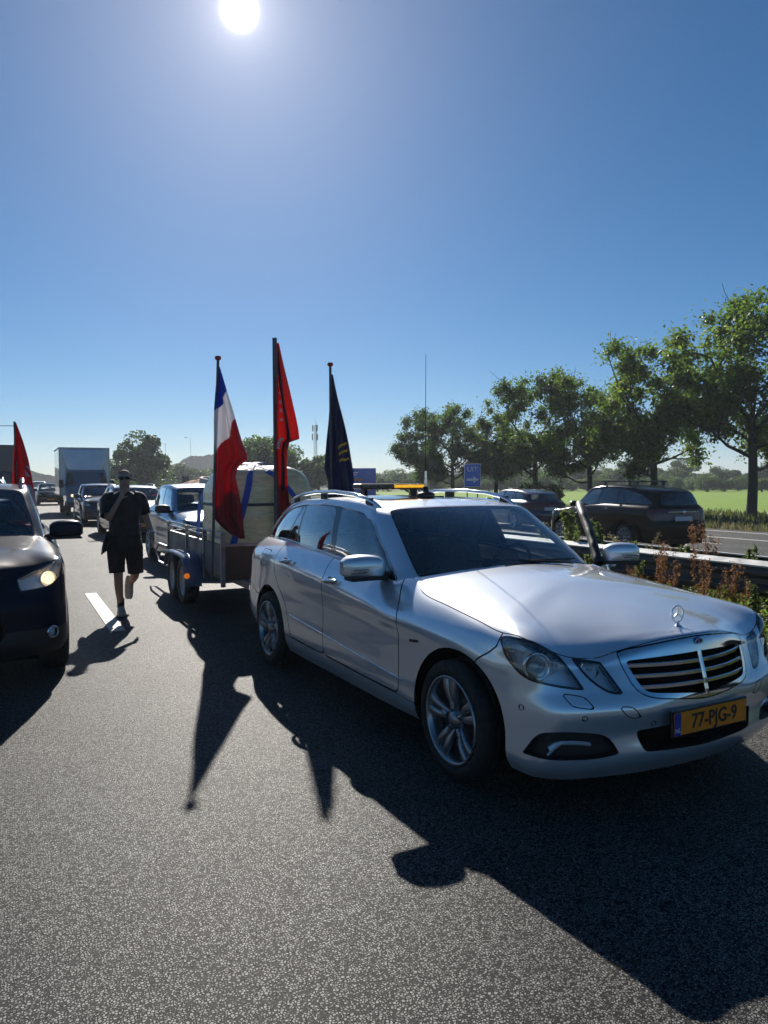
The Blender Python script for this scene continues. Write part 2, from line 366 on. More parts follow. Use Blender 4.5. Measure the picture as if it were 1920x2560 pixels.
def car_cp():
    S = [ # 12 nose sections, lines L0..L10 (lip .. spine)
     [(0.8,0,0.2),(0.865,0,0.285),(0.853,0,0.42),(0.887,0,0.525),(0.873,0,0.62),(0.842,0,0.735),(0.805,0,0.838),(0.765,0,0.851),(0.7,0,0.863),(0.6,0,0.885),(0.45,0,0.915)],
     [(0.79,0.2,0.2),(0.855,0.2,0.285),(0.845,0.2,0.42),(0.876,0.2,0.525),(0.855,0.205,0.62),(0.815,0.21,0.735),(0.778,0.21,0.826),(0.735,0.2,0.846),(0.67,0.19,0.864),(0.57,0.15,0.889),(0.4,0,0.923)],
     [(0.76,0.42,0.2),(0.82,0.42,0.28),(0.817,0.42,0.42),(0.84,0.42,0.525),(0.795,0.425,0.62),(0.747,0.445,0.715),(0.7162,0.432,0.782),(0.6705,0.41,0.822),(0.5912,0.37,0.857),(0.4805,0.28,0.896),(0.33,0,0.934)],
     [(0.722,0.572,0.2),(0.777,0.572,0.27),(0.787,0.562,0.42),(0.807,0.557,0.53),(0.764,0.557,0.62),(0.714,0.557,0.709),(0.6857,0.5502,0.7554),(0.639,0.536,0.803),(0.5505,0.493,0.85),(0.4222,0.3612,0.902),(0.25,0,0.946)],
     [(0.665,0.725,0.2),(0.72,0.725,0.262),(0.745,0.7,0.42),(0.763,0.69,0.53),(0.72,0.695,0.62),(0.677,0.7,0.71),(0.6422,0.6948,0.7725),(0.5845,0.6625,0.818),(0.4812,0.5938,0.8642),(0.3345,0.4235,0.9158),(0.15,0,0.963)],
     [(0.586,0.838,0.21),(0.641,0.848,0.262),(0.666,0.833,0.42),(0.678,0.823,0.53),(0.644,0.823,0.62),(0.614,0.823,0.726),(0.5761,0.8088,0.8286),(0.493,0.749,0.866),(0.3815,0.652,0.89),(0.2366,0.4548,0.932),(0.05,0,0.981)],
     [(0.488,0.87,0.22),(0.523,0.892,0.27),(0.543,0.89,0.42),(0.555,0.882,0.53),(0.536,0.877,0.62),(0.52,0.87,0.734),(0.4828,0.843,0.8539),(0.394,0.775,0.885),(0.277,0.673,0.911),(0.1368,0.467,0.952),(-0.05,0,0.998)],
     [(0.352,0.883,0.22),(0.362,0.908,0.27),(0.367,0.91,0.42),(0.367,0.906,0.53),(0.362,0.902,0.62),(0.357,0.892,0.734),(0.3487,0.8448,0.8484),(0.251,0.782,0.894),(0.1455,0.677,0.927),(0.0222,0.4708,0.965),(-0.15,0,1.011)],
     [(0.15,0.885,0.22),(0.15,0.91,0.27),(0.15,0.917,0.42),(0.15,0.917,0.53),(0.15,0.916,0.64),(0.15,0.906,0.765),(0.15,0.838,0.872),(0.06,0.772,0.915),(-0.03,0.675,0.9456),(-0.14,0.475,0.9814),(-0.28,0,1.023)],
     [(-0.15,0.885,0.22),(-0.15,0.912,0.27),(-0.15,0.922,0.42),(-0.15,0.922,0.53),(-0.15,0.921,0.65),(-0.15,0.914,0.785),(-0.15,0.828,0.905),(-0.22,0.765,0.944),(-0.28,0.675,0.9694),(-0.36,0.475,1.0016),(-0.45,0,1.036)],
     [(-0.45,0.88,0.215),(-0.45,0.91,0.27),(-0.45,0.925,0.42),(-0.45,0.922,0.53),(-0.45,0.92,0.66),(-0.45,0.917,0.8),(-0.45,0.808,0.938),(-0.47,0.742,0.97),(-0.49,0.66,0.989),(-0.53,0.47,1.016),(-0.58,0,1.046)],
     [(-0.68,0.88,0.21),(-0.68,0.908,0.28),(-0.68,0.926,0.43),(-0.68,0.922,0.54),(-0.68,0.919,0.67),(-0.68,0.918,0.812),(-0.66,0.752,0.997),(-0.64,0.705,1.004),(-0.63,0.645,1.012),(-0.625,0.47,1.028),(-0.62,0,1.047)]]
    def fl(x, y0, y1, y2, y3, y4, y5, z5, y6, z6, z2, z0=.205, z1=.28, z3=.55, z4=.68, x6=None, xs=None):
        xx = xs or [x]*7
        return [(xx[0], y0, z0), (xx[1], y1, z1), (xx[2], y2, z2), (xx[3], y3, z3), (xx[4], y4, z4), (xx[5], y5, z5), (x6 if x6 is not None else xx[6], y6, z6)]
    T = [fl(-.85,.875,.907,.927,.922,.919,.921,.824,.795,.963,.45), fl(-1.25,.875,.907,.928,.923,.920,.923,.85,.822,1.008,.455),
         fl(-1.7,.875,.907,.928,.923,.920,.924,.885,.823,1.04,.468), fl(-2.3,.875,.905,.924,.921,.919,.922,.925,.806,1.069,.485),
         fl(-2.75,.87,.90,.918,.918,.916,.909,.953,.778,1.083,.50,.22,.29,.56,.70), fl(-3.25,.84,.87,.895,.892,.887,.868,.955,.73,1.081,.47,.24,.30,.57,.70),
         fl(-3.52,.80,.83,.858,.856,.85,.83,.95,.69,1.078,.46,.25,.31,.58,.70,xs=[-3.5,-3.52,-3.54,-3.55,-3.53,-3.5,-3.47]),
         fl(-3.8,.68,.72,.75,.75,.74,.71,.94,.58,1.07,.46,.27,.33,.58,.70,xs=[-3.74,-3.77,-3.80,-3.81,-3.78,-3.74,-3.66]),
         fl(-3.93,.45,.48,.50,.50,.49,.46,.93,.40,1.06,.46,.28,.34,.58,.70,xs=[-3.86,-3.91,-3.95,-3.96,-3.92,-3.87,-3.78]),
         fl(-4.0,0,0,0,0,0,0,.93,0,1.06,.46,.28,.34,.58,.70,xs=[-3.92,-3.97,-4.01,-4.02,-3.98,-3.92,-3.84])]
    nose = np.array(S); ns = len(S)
    flank = np.array([[*r, (r[6][0], r[6][1]-.05, r[6][2]+.012)] for r in T])       # phantom line 7
    flank = np.concatenate([nose[:, :8], flank])
    return nose, flank
def zspine(x): return np.interp(x, [-4, -3.5, -3.4, -3.1, -2.7, -2.3, -1.9, -1.6, -1.4, -1.24, -1], [1.28, 1.35, 1.372, 1.428, 1.468, 1.483, 1.477, 1.462, 1.444, 1.418, 1.36])
def green_cp():
    W = [((-.585,0,1.025),(-1.235,0,1.418),.030,[(-1.30,0),(-1.45,0),(-1.6,0)]), ((-.605,.36,1.015),(-1.242,.30,1.415),.030,[(-1.31,.28),(-1.46,.17),(-1.65,0)]),
         ((-.64,.62,.998),(-1.252,.53,1.405),.024,[(-1.33,.46),(-1.50,.27),(-1.72,0)]), ((-.668,.712,.990),(-1.262,.588,1.396),.018,[(-1.36,.51),(-1.53,.3),(-1.8,0)]),
         ((-.745,.775,.962),(-1.34,.630,1.402),.018,[(-1.44,.54),(-1.6,.32),(-1.87,0)]), ((-1.1,.797,.985),(-1.55,.640,1.432),.020,[(-1.6,.55),(-1.75,.33),(-1.97,0)]),
         ((-1.7,.803,1.030),(-1.87,.645,1.452),.020,[(-1.9,.555),(-1.95,.33),(-2.1,0)]), ((-2.4,.787,1.062),(-2.5,.638,1.450),.020,[(-2.47,.55),(-2.4,.33),(-2.3,0)]),
         ((-2.9,.757,1.070),(-2.85,.62,1.428),.020,[(-2.77,.53),(-2.6,.32),(-2.45,0)]), ((-3.3,.715,1.068),(-3.15,.588,1.382),.022,[(-3.0,.50),(-2.8,.3),(-2.55,0)]),
         ((-3.56,.63,1.06),(-3.36,.53,1.332),.026,[(-3.18,.44),(-2.95,.26),(-2.65,0)]), ((-3.72,.40,1.05),(-3.46,.36,1.338),.022,[(-3.28,.3),(-3.05,.18),(-2.7,0)]),
         ((-3.80,0,1.045),(-3.51,0,1.348),.02,[(-3.32,0),(-3.1,0),(-2.75,0)])]
    out = []
    for B, T, b, roof in W:
        B = np.array(B); T = np.array(T); r = []
        e = T-B; o = np.array([B[0]+2.0 if B[0] > -.72 else (0 if B[0] > -3.45 else B[0]+2.2), B[1]*2.0+.001, .4]); o = o-e*(o@e)/(e@e); o /= np.linalg.norm(o)
        for s in (0, .33, .70, 1.0): r.append(B+e*s+o*b*4*s*(1-s))
        for k, (x, y) in enumerate(roof):
            zs = zspine(x); r.append(np.array([x, y, zs-.028*(y/.63)**2]))
        out.append(r)
    return np.array(out)
def sym(CP):
    """mirror one section in at both ends (y=0 planes), for smooth tangents"""
    return np.concatenate([mir(CP[1:2]), CP, mir(CP[-2:-1])])

def grid_shell(CP, us, vs, refl_u=(True, True), refl_v=False):
    C = CP; o = 0
    if refl_u[0]: C = np.concatenate([mir(C[1:2]), C]); o = 1
    if refl_u[1]: C = np.concatenate([C, mir(C[-2:-1])])
    if refl_v: C = np.concatenate([C, mir(C[:, -2:-1])], 1)
    G = loft(C, us+o, vs)
    def outw(G): return np.stack([G[..., 0]-np.clip(G[..., 0], -3.0, .1), G[..., 1], (G[..., 2]-.62)*.8], -1)
    return Shell.from_grid(G, us, vs, outw)

def panel_cut(rest, P2, poly, gap=.0044):
    """-> (panel, gap strip, rest)"""
    a, rest = rest.split(sdf(P2(rest.V), poly)+gap)
    g, rest = rest.split(sdf(P2(rest.V), poly)-gap)
    return a, g, rest

DLO_TOP = [(-.775,.962),(-.95,1.085),(-1.113,1.195),(-1.30,1.312),(-1.42,1.362),(-1.56,1.390),(-1.85,1.412),(-2.25,1.416),(-2.6,1.405),(-2.85,1.375),(-3.10,1.305),(-3.28,1.200),(-3.40,1.098)]
DLO_BOT = [(-3.37,1.094),(-2.8,1.100),(-2.38,1.088),(-1.70,1.052),(-1.30,1.020),(-1.0,.985)]
def dlo(): return np.vstack([curve(DLO_TOP, closed=False), DLO_BOT])
WIN = {'front': [(-.83,.985),(-.985,1.098),(-1.12,1.19),(-1.31,1.305),(-1.43,1.352),(-1.57,1.378),(-1.83,1.398),(-1.70,1.052),(-1.0,.990)],
       'rear': [(-1.93,1.402),(-2.25,1.406),(-2.545,1.397),(-2.50,1.094),(-2.38,1.091),(-1.79,1.062)],
       'quarter': [(-2.635,1.386),(-2.85,1.362),(-3.09,1.293),(-3.26,1.195),(-3.365,1.108),(-2.82,1.106)],
       'vent': [(-2.572,1.394),(-2.602,1.388),(-2.785,1.104),(-2.56,1.098)]}
# outlines on the body, in (diagonal, z), (y, z) or (x, z)
STYLE = {
 'saloon': dict(proj=(.231, .732),
  lamps=[[(.430,.829),(.430,.829),(.400,.843),(.367,.851),(.313,.850),(.259,.842),(.194,.809),(.138,.775),(.083,.704),(.026,.628),(.026,.628),(.088,.633),(.152,.644),(.216,.655),(.280,.664),(.324,.683),(.360,.714),(.388,.738),(.407,.769)],
         [(.094,.767),(.094,.767),(.020,.753),(-.047,.742),(-.047,.742),(-.101,.672),(-.155,.599),(-.155,.599),(-.102,.603),(-.063,.618),(-.029,.640),(.024,.681)]],
  fog=[(.315,.325),(.315,.325),(.285,.370),(.262,.410),(.222,.440),(.17,.446),(.100,.448),(-.010,.438),(-.070,.417),(-.105,.380),(-.132,.328),(-.132,.328),(-.042,.314),(.08,.312),(.211,.317)],
  grille=[(-.2,.833),(-.2,.833),(0,.836),(.16,.826),(.30,.808),(.43,.787),(.449,.772),(.436,.706),(.417,.643),(.398,.610),(.375,.590),(.34,.576),(.29,.567),(.178,.556),(0,.538),(-.2,.556)],
  opening=[(-.2,.766),(-.2,.766),(0,.764),(.18,.757),(.314,.749),(.414,.741),(.414,.741),(.392,.673),(.368,.623),(.352,.606),(.326,.596),(.17,.585),(0,.567),(-.2,.58)],
  slats=[.715,.667,.618], vbar=True, frame='chrome',
  intake=[(-.2,.433),(-.2,.433),(.25,.431),(.415,.426),(.415,.426),(.400,.38),(.38,.332),(.362,.322),(.157,.314),(-.2,.303),(-.2,.303)]),
 'crossover': dict(proj=(.165, .700),
  lamps=[[(-.070,.722),(-.070,.722),(.015,.752),(.13,.797),(.248,.841),(.290,.847),(.314,.832),(.319,.785),(.29,.741),(.24,.698),(.16,.648),(.04,.636),(-.078,.628),(-.078,.628)]],
  fog=[(.14+.040*math.cos(w), .375+.042*math.sin(w)) for w in np.linspace(0, 2*math.pi, 15)[:-1]],
  grille=[(-.2,.80),(-.2,.80),(.30,.785),(.46,.74),(.46,.74),(.40,.64),(.30,.60),(-.2,.585),(-.2,.585)],
  opening=[(-.2,.775),(-.2,.775),(.28,.762),(.42,.728),(.42,.728),(.37,.65),(.28,.622),(-.2,.61),(-.2,.61)],
  slats=[.735,.70,.66], vbar=False, frame='body',
  intake=[(-.2,.48),(-.2,.48),(.40,.47),(.46,.44),(.40,.33),(.3,.30),(-.2,.295),(-.2,.295)]),
 'hatch': dict(proj=(.20, .735),
  lamps=[[(.44,.855),(.44,.855),(.36,.862),(.24,.825),(.10,.75),(.00,.70),(-.04,.655),(-.04,.655),(.10,.648),(.26,.672),(.36,.73)]],
  fog=[(.22,.40),(.22,.40),(.04,.40),(.04,.40),(.06,.33),(.06,.33),(.20,.335)],
  grille=[(-.2,.775),(-.2,.775),(.30,.765),(.42,.735),(.42,.735),(.36,.665),(-.2,.65),(-.2,.65)],
  opening=[(-.2,.76),(-.2,.76),(.29,.75),(.385,.725),(.385,.725),(.34,.68),(-.2,.665),(-.2,.665)],
  slats=[.72,.69], vbar=False, frame='chrome',
  intake=[(-.2,.46),(-.2,.46),(.45,.45),(.45,.45),(.40,.33),(.40,.33),(-.2,.31),(-.2,.31)])}
DOOR_F = np.array([(-.735,1.2),(-.735,.985),(-.688,.938),(-.610,.865),(-.562,.79),(-.548,.70),(-.545,.60),(-.538,.45),(-.545,.36),(-.575,.330),(-1.0,.330),(-1.64,.340),(-1.655,.36),(-1.658,.45),(-1.665,.80),(-1.672,.95),(-1.69,1.2)])
DOOR_R = np.array([(-1.69,1.2),(-1.672,.95),(-1.665,.80),(-1.658,.45),(-1.655,.36),(-1.675,.340),(-2.30,.346),(-2.345,.37),(-2.36,.44),(-2.40,.54),(-2.48,.64),(-2.60,.73),(-2.66,.82),(-2.69,.93),(-2.70,1.2)])
SILL = np.array([(-.30,.315),(-.42,.322),(-.60,.322),(-1.0,.324),(-1.655,.333),(-2.30,.340),(-2.6,.345),(-2.6,.0),(-.30,.0)])
BUMP_F = np.array([(.185,.60),(.205,.668),(.245,.706),(.32,.753),(.365,.79),(.37,.92),(1.5,.92),(1.5,0),(.185,0)])
BUMP_R = np.array([(-3.10,.60),(-3.22,.585),(-3.40,.64),(-3.62,.70),(-4.5,.70),(-4.5,0),(-3.10,0)])
TAIL = np.array([(-3.34,.930),(-3.34,.930),(-3.46,.975),(-3.62,.99),(-4.0,.99),(-4.0,.99),(-4.0,.73),(-4.0,.73),(-3.58,.715),(-3.50,.74),(-3.41,.83)])
ARCH_F = (.055,.345,.415,.372); ARCH_R = (-2.855,.345,.392,.360)

def car_pieces(style, res=1.0, detail=True):
    st = STYLE[style]; nose, flank = car_cp(); grn = green_cp()
    k = lambda n: max(2, int(round(n*res)))
    us = params(range(12), [k(9)]*3+[k(8), k(8), k(8)]+[k(6)]*5)
    vs = params(range(11), [k(4), k(7), k(7), k(7), k(8), k(9), k(7), k(6), k(6), k(6)])
    us2 = params(range(11, len(flank)), [k(6), k(9), k(10), k(12), k(9), k(9), k(6), k(7), k(6), k(5)])
    Hd = grid_shell(nose, us, vs[vs >= 6], (True, False), True)
    Sd = grid_shell(flank, np.concatenate([us, us2[1:]]), vs[vs <= 6], (True, True), False)
    us3 = params(range(13), [k(5), k(5), k(4), k(4), k(6), k(10), k(10), k(8), k(8), k(6), k(5), k(5)])
    vs3 = params(range(8), [k(6), k(6), k(6), k(4), k(5), k(4), k(4)])
    G = grid_shell(grn, us3, vs3, (True, True), True)
    P = {}; gaps = []
    # --- lamps, grille, intake, fog recess
    hood, rest = Hd, Sd; nV = Sd.V
    P['lens'] = []; P['lamp_edge'] = []
    for lp in st['lamps']:
        poly = curve(lp); L = []
        for S in (hood, rest):
            a, S2 = S.split(np.where(S.V[:, 0] > .25, sdf(DIAG(S.V), poly), 1.)); L.append(a)
            if S is hood: hood = S2
            else: rest = S2
        a = join_shells(L); ring, lens = a.split(-(sdf(DIAG(a.V), poly)+.010)); P['lens'].append(lens); P['lamp_edge'].append(ring)
    L = []
    for S in (hood, rest):
        a, S2 = S.split(np.where(S.V[:, 0] > .3, sdf(YZ(S.V), curve(st['grille'])), 1.)); L.append(a)
        if S is hood: hood = S2
        else: rest = S2
    a = join_shells(L); fr, op = a.split(-sdf(YZ(a.V), curve(st['opening']))); fr, edge_ = fr.split(sdf(YZ(fr.V), curve(st['grille']))+.0055); P['grille_frame'] = fr; P['grille_open'] = op; gaps.append(edge_)
    a, rest = rest.split(np.where(rest.V[:, 0] > .3, sdf(YZ(rest.V), curve(st['intake'])), 1.)); P['intake'] = a
    a, rest = rest.split(np.where(rest.V[:, 0] > .3, sdf(DIAG(rest.V), curve(st['fog'])), 1.)); P['fog'] = a
    g, hood = hood.split(hood.UV[:, 1]-6.08); gaps.append(g); P['bonnet'] = hood
    def arch(S, A):
        x0, z0, rx, rz = A
        f = np.sqrt(((S.V[:, 0]-x0)/rx)**2+((S.V[:, 2]-z0)/rz)**2)-1
        f = np.where(S.V[:, 2] < z0, np.abs(S.V[:, 0]-x0)/rx*1.0-1-.03*(z0-S.V[:, 2])/z0, f)
        return np.where(S.V[:, 1] > .45, f*rx, 1.)
    a, rest = rest.split(arch(rest, ARCH_F))
    a, g, rest = panel_cut(rest, XZ, BUMP_F); gaps.append(g); P['front_bumper'] = a
    if detail:
        b = P['front_bumper']
        for poly in [[(.135,.617),(.135,.617),(.041,.605),(.016,.588),(-.019,.548),(-.019,.548),(.081,.561),(.099,.577)], [(-.128,.552),(-.128,.552),(-.184,.547),(-.201,.539),(-.237,.491),(-.237,.491),(-.18,.494),(-.162,.511)]]:
            c = curve(poly)
            ii, g, b = panel_cut(b, DIAG, c, .0022); gaps.append(g); P.setdefault('flaps', []).append(ii)
        for (s, z) in [(.318,.536),(.030,.509),(-.296,.452)]:
            c = np.array([(s+.014*math.cos(w), z+.014*math.sin(w)) for w in np.linspace(0, 2*math.pi, 17)[:-1]])
            ii, g, b = panel_cut(b, DIAG, c, .0018); gaps.append(g); P.setdefault('sensors', []).append(ii)
        P['front_bumper'] = b
    # --- flank
    S = rest; out = {}
    a, S = S.split(arch(S, ARCH_R))
    out['fd'], g, S = panel_cut(S, XZ, DOOR_F); gaps.append(g)
    out['sill'], g, S = panel_cut(S, XZ, SILL, .002); gaps.append(g)
    out['rd'], g, S = panel_cut(S, XZ, DOOR_R); gaps.append(g)
    out['rb'], g, S = panel_cut(S, XZ, BUMP_R); gaps.append(g)
    out['tail'], g, S = panel_cut(S, XZ, curve(TAIL), .003); gaps.append(g)
    out['fender'], S = S.split(-.9-S.V[:, 0])
    if detail:
        P['fuel_flap'], g, S = panel_cut(S, XZ, np.array([(-2.86,1.005),(-3.10,1.0),(-3.08,.86),(-2.87,.87)]), .002); gaps.append(g)
    out['quarter'] = S
    for kx, nm in (('fd','front_door'),('rd','rear_door'),('sill','sill'),('fender','fender'),('quarter','quarter'),('rb','rear_bumper'),('tail','tail_lamp')):
        P[nm] = out[kx]
    # --- greenhouse
    R = G
    f = np.maximum.reduce([R.UV[:, 0]-2.93, R.UV[:, 1]-2.97, .06-R.UV[:, 1]]); ws, R = R.split(f)
    f = np.maximum.reduce([ws.UV[:, 0]-2.80, ws.UV[:, 1]-2.80, .14-ws.UV[:, 1]]); P['windscreen'], P['windscreen_border'] = ws.split(f)
    f = np.maximum.reduce([10.35-R.UV[:, 0], R.UV[:, 1]-2.75, .25-R.UV[:, 1]]); P['rear_glass'], R = R.split(f)
    poly = dlo(); P['dlo'], R = R.split(np.where(R.UV[:, 0] > 3.0, sdf(XZ(R.V), poly), 1.))
    d = P['dlo']; P['glass'] = {}
    for nm, pl in WIN.items():
        c = curve([p for q in pl for p in (q, q)]); P['glass'][nm], d = d.split(sdf(XZ(d.V), c))
    P['pillar_trim'] = d
    if style == 'saloon':
        sr = np.array([(-1.60,-.1),(-1.62,.34),(-1.68,.42),(-2.28,.42),(-2.32,.36),(-2.32,-.1)])
        f = np.where(R.UV[:, 1] > 4.2, sdf(R.V[:, :2], sr), 1.); P['roof_glass'], R = R.split(f)
    P['roof'] = R
    P['gap'] = join_shells(gaps).offset(.006)
    # surfaces behind openings
    def surf_x(y, z, off=0.):
        m = (nV[:, 0] > .2); W = nV[m]; d = (W[:, 1]-abs(y))**2+(W[:, 2]-z)**2; i = np.argsort(d)[:6]; w = 1/(d[i]+1e-7); return float((W[i, 0]*w).sum()/w.sum())+off
    P['surf_x'] = surf_x
    return P

PIECES = {}
def get_pieces(style, res, detail):
    key = (style, res, detail)
    if key not in PIECES: PIECES[key] = car_pieces(style, res, detail)
    return PIECES[key]

def shell_mesh(name, parts, mats, warp=None, sides=(1,), normals=True):
    """parts: [(Shell, material slot)] of the right half; sides: 1 right, -1 mirrored"""
    V = []; Nn = []; F = []; M = []; o = 0
    for sg in sides:
        for S, mi in parts:
            S = S.compact()
            if not len(S.F): continue
            v = S.V.copy(); n = S.N.copy()
            if warp is not None:
                e = 2e-3; w0 = warp(v); tt = np.cross(n, [.31, .52, .79]); tt /= np.maximum(np.linalg.norm(tt, axis=1, keepdims=True), 1e-9); bb = np.cross(n, tt)
                n2 = np.cross(warp(v+tt*e)-w0, warp(v+bb*e)-w0); n = n2*np.sign((n2*n).sum(1, keepdims=True)); n /= np.maximum(np.linalg.norm(n, axis=1, keepdims=True), 1e-12); v = w0
            v[:, 1] *= sg; n[:, 1] *= sg
            v = np.stack([-v[:, 1], -v[:, 0], v[:, 2]], 1); n = np.stack([-n[:, 1], -n[:, 0], n[:, 2]], 1)
            fn = []
            for f in S.F:
                a, b, c = v[f[0]], v[f[1]], v[f[2]]; q = np.cross(b-a, c-a)
                if len(f) > 3: q = q+np.cross(c-a, v[f[3]]-a)
                if q @ n[f[0]] < 0: f = f[::-1]
                fn.append([i+o for i in f])
            V.append(v); Nn.append(n); F += fn; M += [mi]*len(fn); o += len(v)
    me = bpy.data.meshes.new(name)
    if not V: return me
    V = np.vstack(V); Nn = np.vstack(Nn); me.from_pydata(V.tolist(), [], F)
    for q in mats: me.materials.append(q)
    me.polygons.foreach_set('material_index', M); me.polygons.foreach_set('use_smooth', [True]*len(F))
    me.update()
    if normals: me.normals_split_custom_set_from_vertices(Nn.tolist())
    return me
# ------------------------------------------------------------------ wheels, seats, small car fittings
def wheel_parts(parent, xc, yc, sg, r=.322, w=.235, rim=.232, style='twin', hi=True):
    """wheel at car coords (xc, sg*yc); outer face towards sg"""
    n = 48 if hi else 24
    wh = MB(); wh.lathe([(0, -.01), (.155, -.01), (.155, .012), (0, .012)], 'X', n=24)           # brake disc / hub carrier
    W = wh.build('wheel', STEEL, parent); W.location = (-sg*yc, -xc, r)
    W.rotation_euler = (0, 0, math.pi if sg > 0 else 0)      # local +X outward
    h = w/2; ty = MB()
    prof = [(rim+.004, -h+.012), (rim+.02, -h), (r*.86, -h-.004), (r*.955, -h*.93), (r-.002, -h*.74)]
    for g in (-.45, 0.0, .45): prof += [(r, h*(g-.18)), (r-.008, h*(g-.16)), (r-.008, h*(g-.13)), (r, h*(g-.11))] if hi else []
    prof += [(r-.002, h*.74), (r*.955, h*.93), (r*.86, h+.004), (rim+.02, h), (rim+.004, h-.012)]
    ty.lathe(prof, 'X', n=n); ty.build('tyre', RUBBER, W)
    rm = MB(); R = rim
    rm.lathe([(R+.006, h-.006), (R+.004, h+.002), (R-.004, h+.003), (R-.012, h-.006), (R-.02, h-.03), (R-.03, -h+.02), (R, -h+.01)], 'X', n=n, m=0)
    rm.lathe([(R-.03, -.02), (.05, -.02)], 'X', n=24, m=1)
    def spoke(a0, a1, wid0, wid1, m=0):
        # tapered bar from hub to lip, gently dished
        P = []
        for t in np.linspace(0, 1, 8):
            rr = .045+t*(R-.012-.045); a = a0+(a1-a0)*t; x = h-.035+.028*math.sin(t*2.2)-.010*(1-t); ww = wid0+(wid1-wid0)*t
            c, s_ = math.cos(a), math.sin(a); tx, tz = -s_, c
            row = []
            for (u, dx) in ((-1, -.03), (-1, -.004), (-.6, .004), (.6, .004), (1, -.004), (1, -.03)):
                row.append((x+dx, rr*c+tx*ww*u, rr*s_+tz*ww*u))
            P.append(row)
        rm.grid(P, m)
    if style == 'twin':
        for k in range(5):
            a = math.pi/2+.12+k*2*math.pi/5
            for q in (-1, 1): spoke(a+q*.20, a+q*.165, .013, .026)
            # web between the pair near the hub
            rm.tube([(h-.03, .06*math.cos(a), .06*math.sin(a)), (h-.028, .10*math.cos(a), .10*math.sin(a))], .018, 6)
    else:
        k0 = 10 if style == 'multi' else 5
        for k in range(k0): spoke(k*2*math.pi/k0, k*2*math.pi/k0+(.1 if k0 == 10 else 0), .018 if k0 == 10 else .035, .016 if k0 == 10 else .05)
    rm.lathe([(0, h-.012), (.028, h-.013), (.034, h-.018), (.055, h-.03), (.06, h-.06)], 'X', n=24)
    for k in range(5 if hi else 0):
        a = k*2*math.pi/5+.7; rm.lathe([(0, h-.02), (.007, h-.02), (.009, h-.03)], 'X', n=8, c=(0, .048*math.cos(a), .048*math.sin(a)), m=1)
    recalc(rm.build('rim', [ALLOY, DALLOY], W))
    return W

def wheelhouse(parent, xs, y_in, y_out, r, z0):
    for x in xs:
        for sg in (1, -1):
            b = MB(); P = []
            for a in np.linspace(-.35, math.pi+.35, 20):
                P.append([(-sg*y_out, -(x+r*math.cos(a)), z0+r*math.sin(a)), (-sg*y_in, -(x+r*math.cos(a)), z0+r*math.sin(a))])
            b.grid(P)
            V = [(-sg*y_in, -(x+r*math.cos(a)), z0+r*math.sin(a)) for a in np.linspace(-.35, math.pi+.35, 20)]
            b.add(V, [range(len(V))])
            b.build('wheel_arch_liner', VOID, parent)

def loc(x, y, z): return (-y, -x, z)
def soft_box(mb, c, d, m=0, R=None, bev=.05): return mb.box(c, d, m, R=R, bev=bev)

def seat(parent, x, y, m, scale=1., head=True):
    t = MB()
    soft_box(t, loc(x, y, .52), (.50, .50, .16), bev=.06)
    Rb = Matrix.Rotation(rad(-18), 3, 'X')
    soft_box(t, loc(x-.32, y, .82), (.50, .15, .62), R=Rb, bev=.06)
    s = t.build('seat', m, parent)
    if head:
        h = MB(); soft_box(h, loc(x-.47, y, 1.24), (.27, .11, .19), R=Rb, bev=.05)
        for q in (-.06, .06): h.tube([loc(x-.41, y+q, 1.06), loc(x-.46, y+q, 1.2)], .007, 6)
        h.build('headrest', m, s)
    return s

def mirror(parent, base, sg, size=(.25, .10, .15), paint_m=None, name='door_mirror', low=BLACK, hi=True):
    """exterior mirror; base = car coords (x,y,z) of the shell centre, sg side; shell is painted, lower lip black"""
    cx, cy, cz = base; W, D, H = size
    b = MB(); P = []
    for u in np.linspace(0, 1, 13):           # along the width, inner -> outer
        y = -W/2 + W*u
        e = max(.0, (abs(2*u-1)))**6
        hh = H/2*(1-.38*e) * (.95+.06*math.sin(u*3.1)); dd = D*(1-.55*e)
        sweep = -.055*u*u*W/.25
        row = []
        for a in np.linspace(0, 2*math.pi, 25)[:-1]:
            ca, sa = math.cos(a), math.sin(a)
            x = dd*(max(ca, -.35) if ca < 0 else ca**.75 if ca > 0 else 0)
            z = hh*((abs(sa)**.52) if sa > 0 else -(abs(sa)**.40)*.92)
            row.append(loc(cx+x*.9+sweep, sg*(cy+y), cz+z+.012*math.sin(u*3)))
        P.append(row)
    b.grid(P, 0, wrap=True)
    b.add(P[0], [range(24)]); b.add(P[-1], [range(24)])
    o = b.build(name, [paint_m, low], parent)
    for p in o.data.polygons:
        c = p.center
        if c.z < cz-H*.36: p.material_index = 1
    recalc(o)
    bl = MB(); bl.box(loc(cx+.012, sg*(cy-.005), cz-H/2+.014), (W*.93, D*1.25, .026), bev=.010); bl.build('mirror_base', low, o)
    g = MB(); g.box(loc(cx-.034, sg*(cy+.0), cz+.004), (W*.86, .006, H*.72), bev=.002); g.build('mirror_glass', CHROME, o)
    st = MB(); st.tube([loc(cx-.0, sg*(cy-W/2+.02), cz-H*.33), loc(cx-.01, sg*(cy-W/2-.06), cz-H*.42)], [.035, .03], 8); st.build('mirror_arm', low, o)
    return o
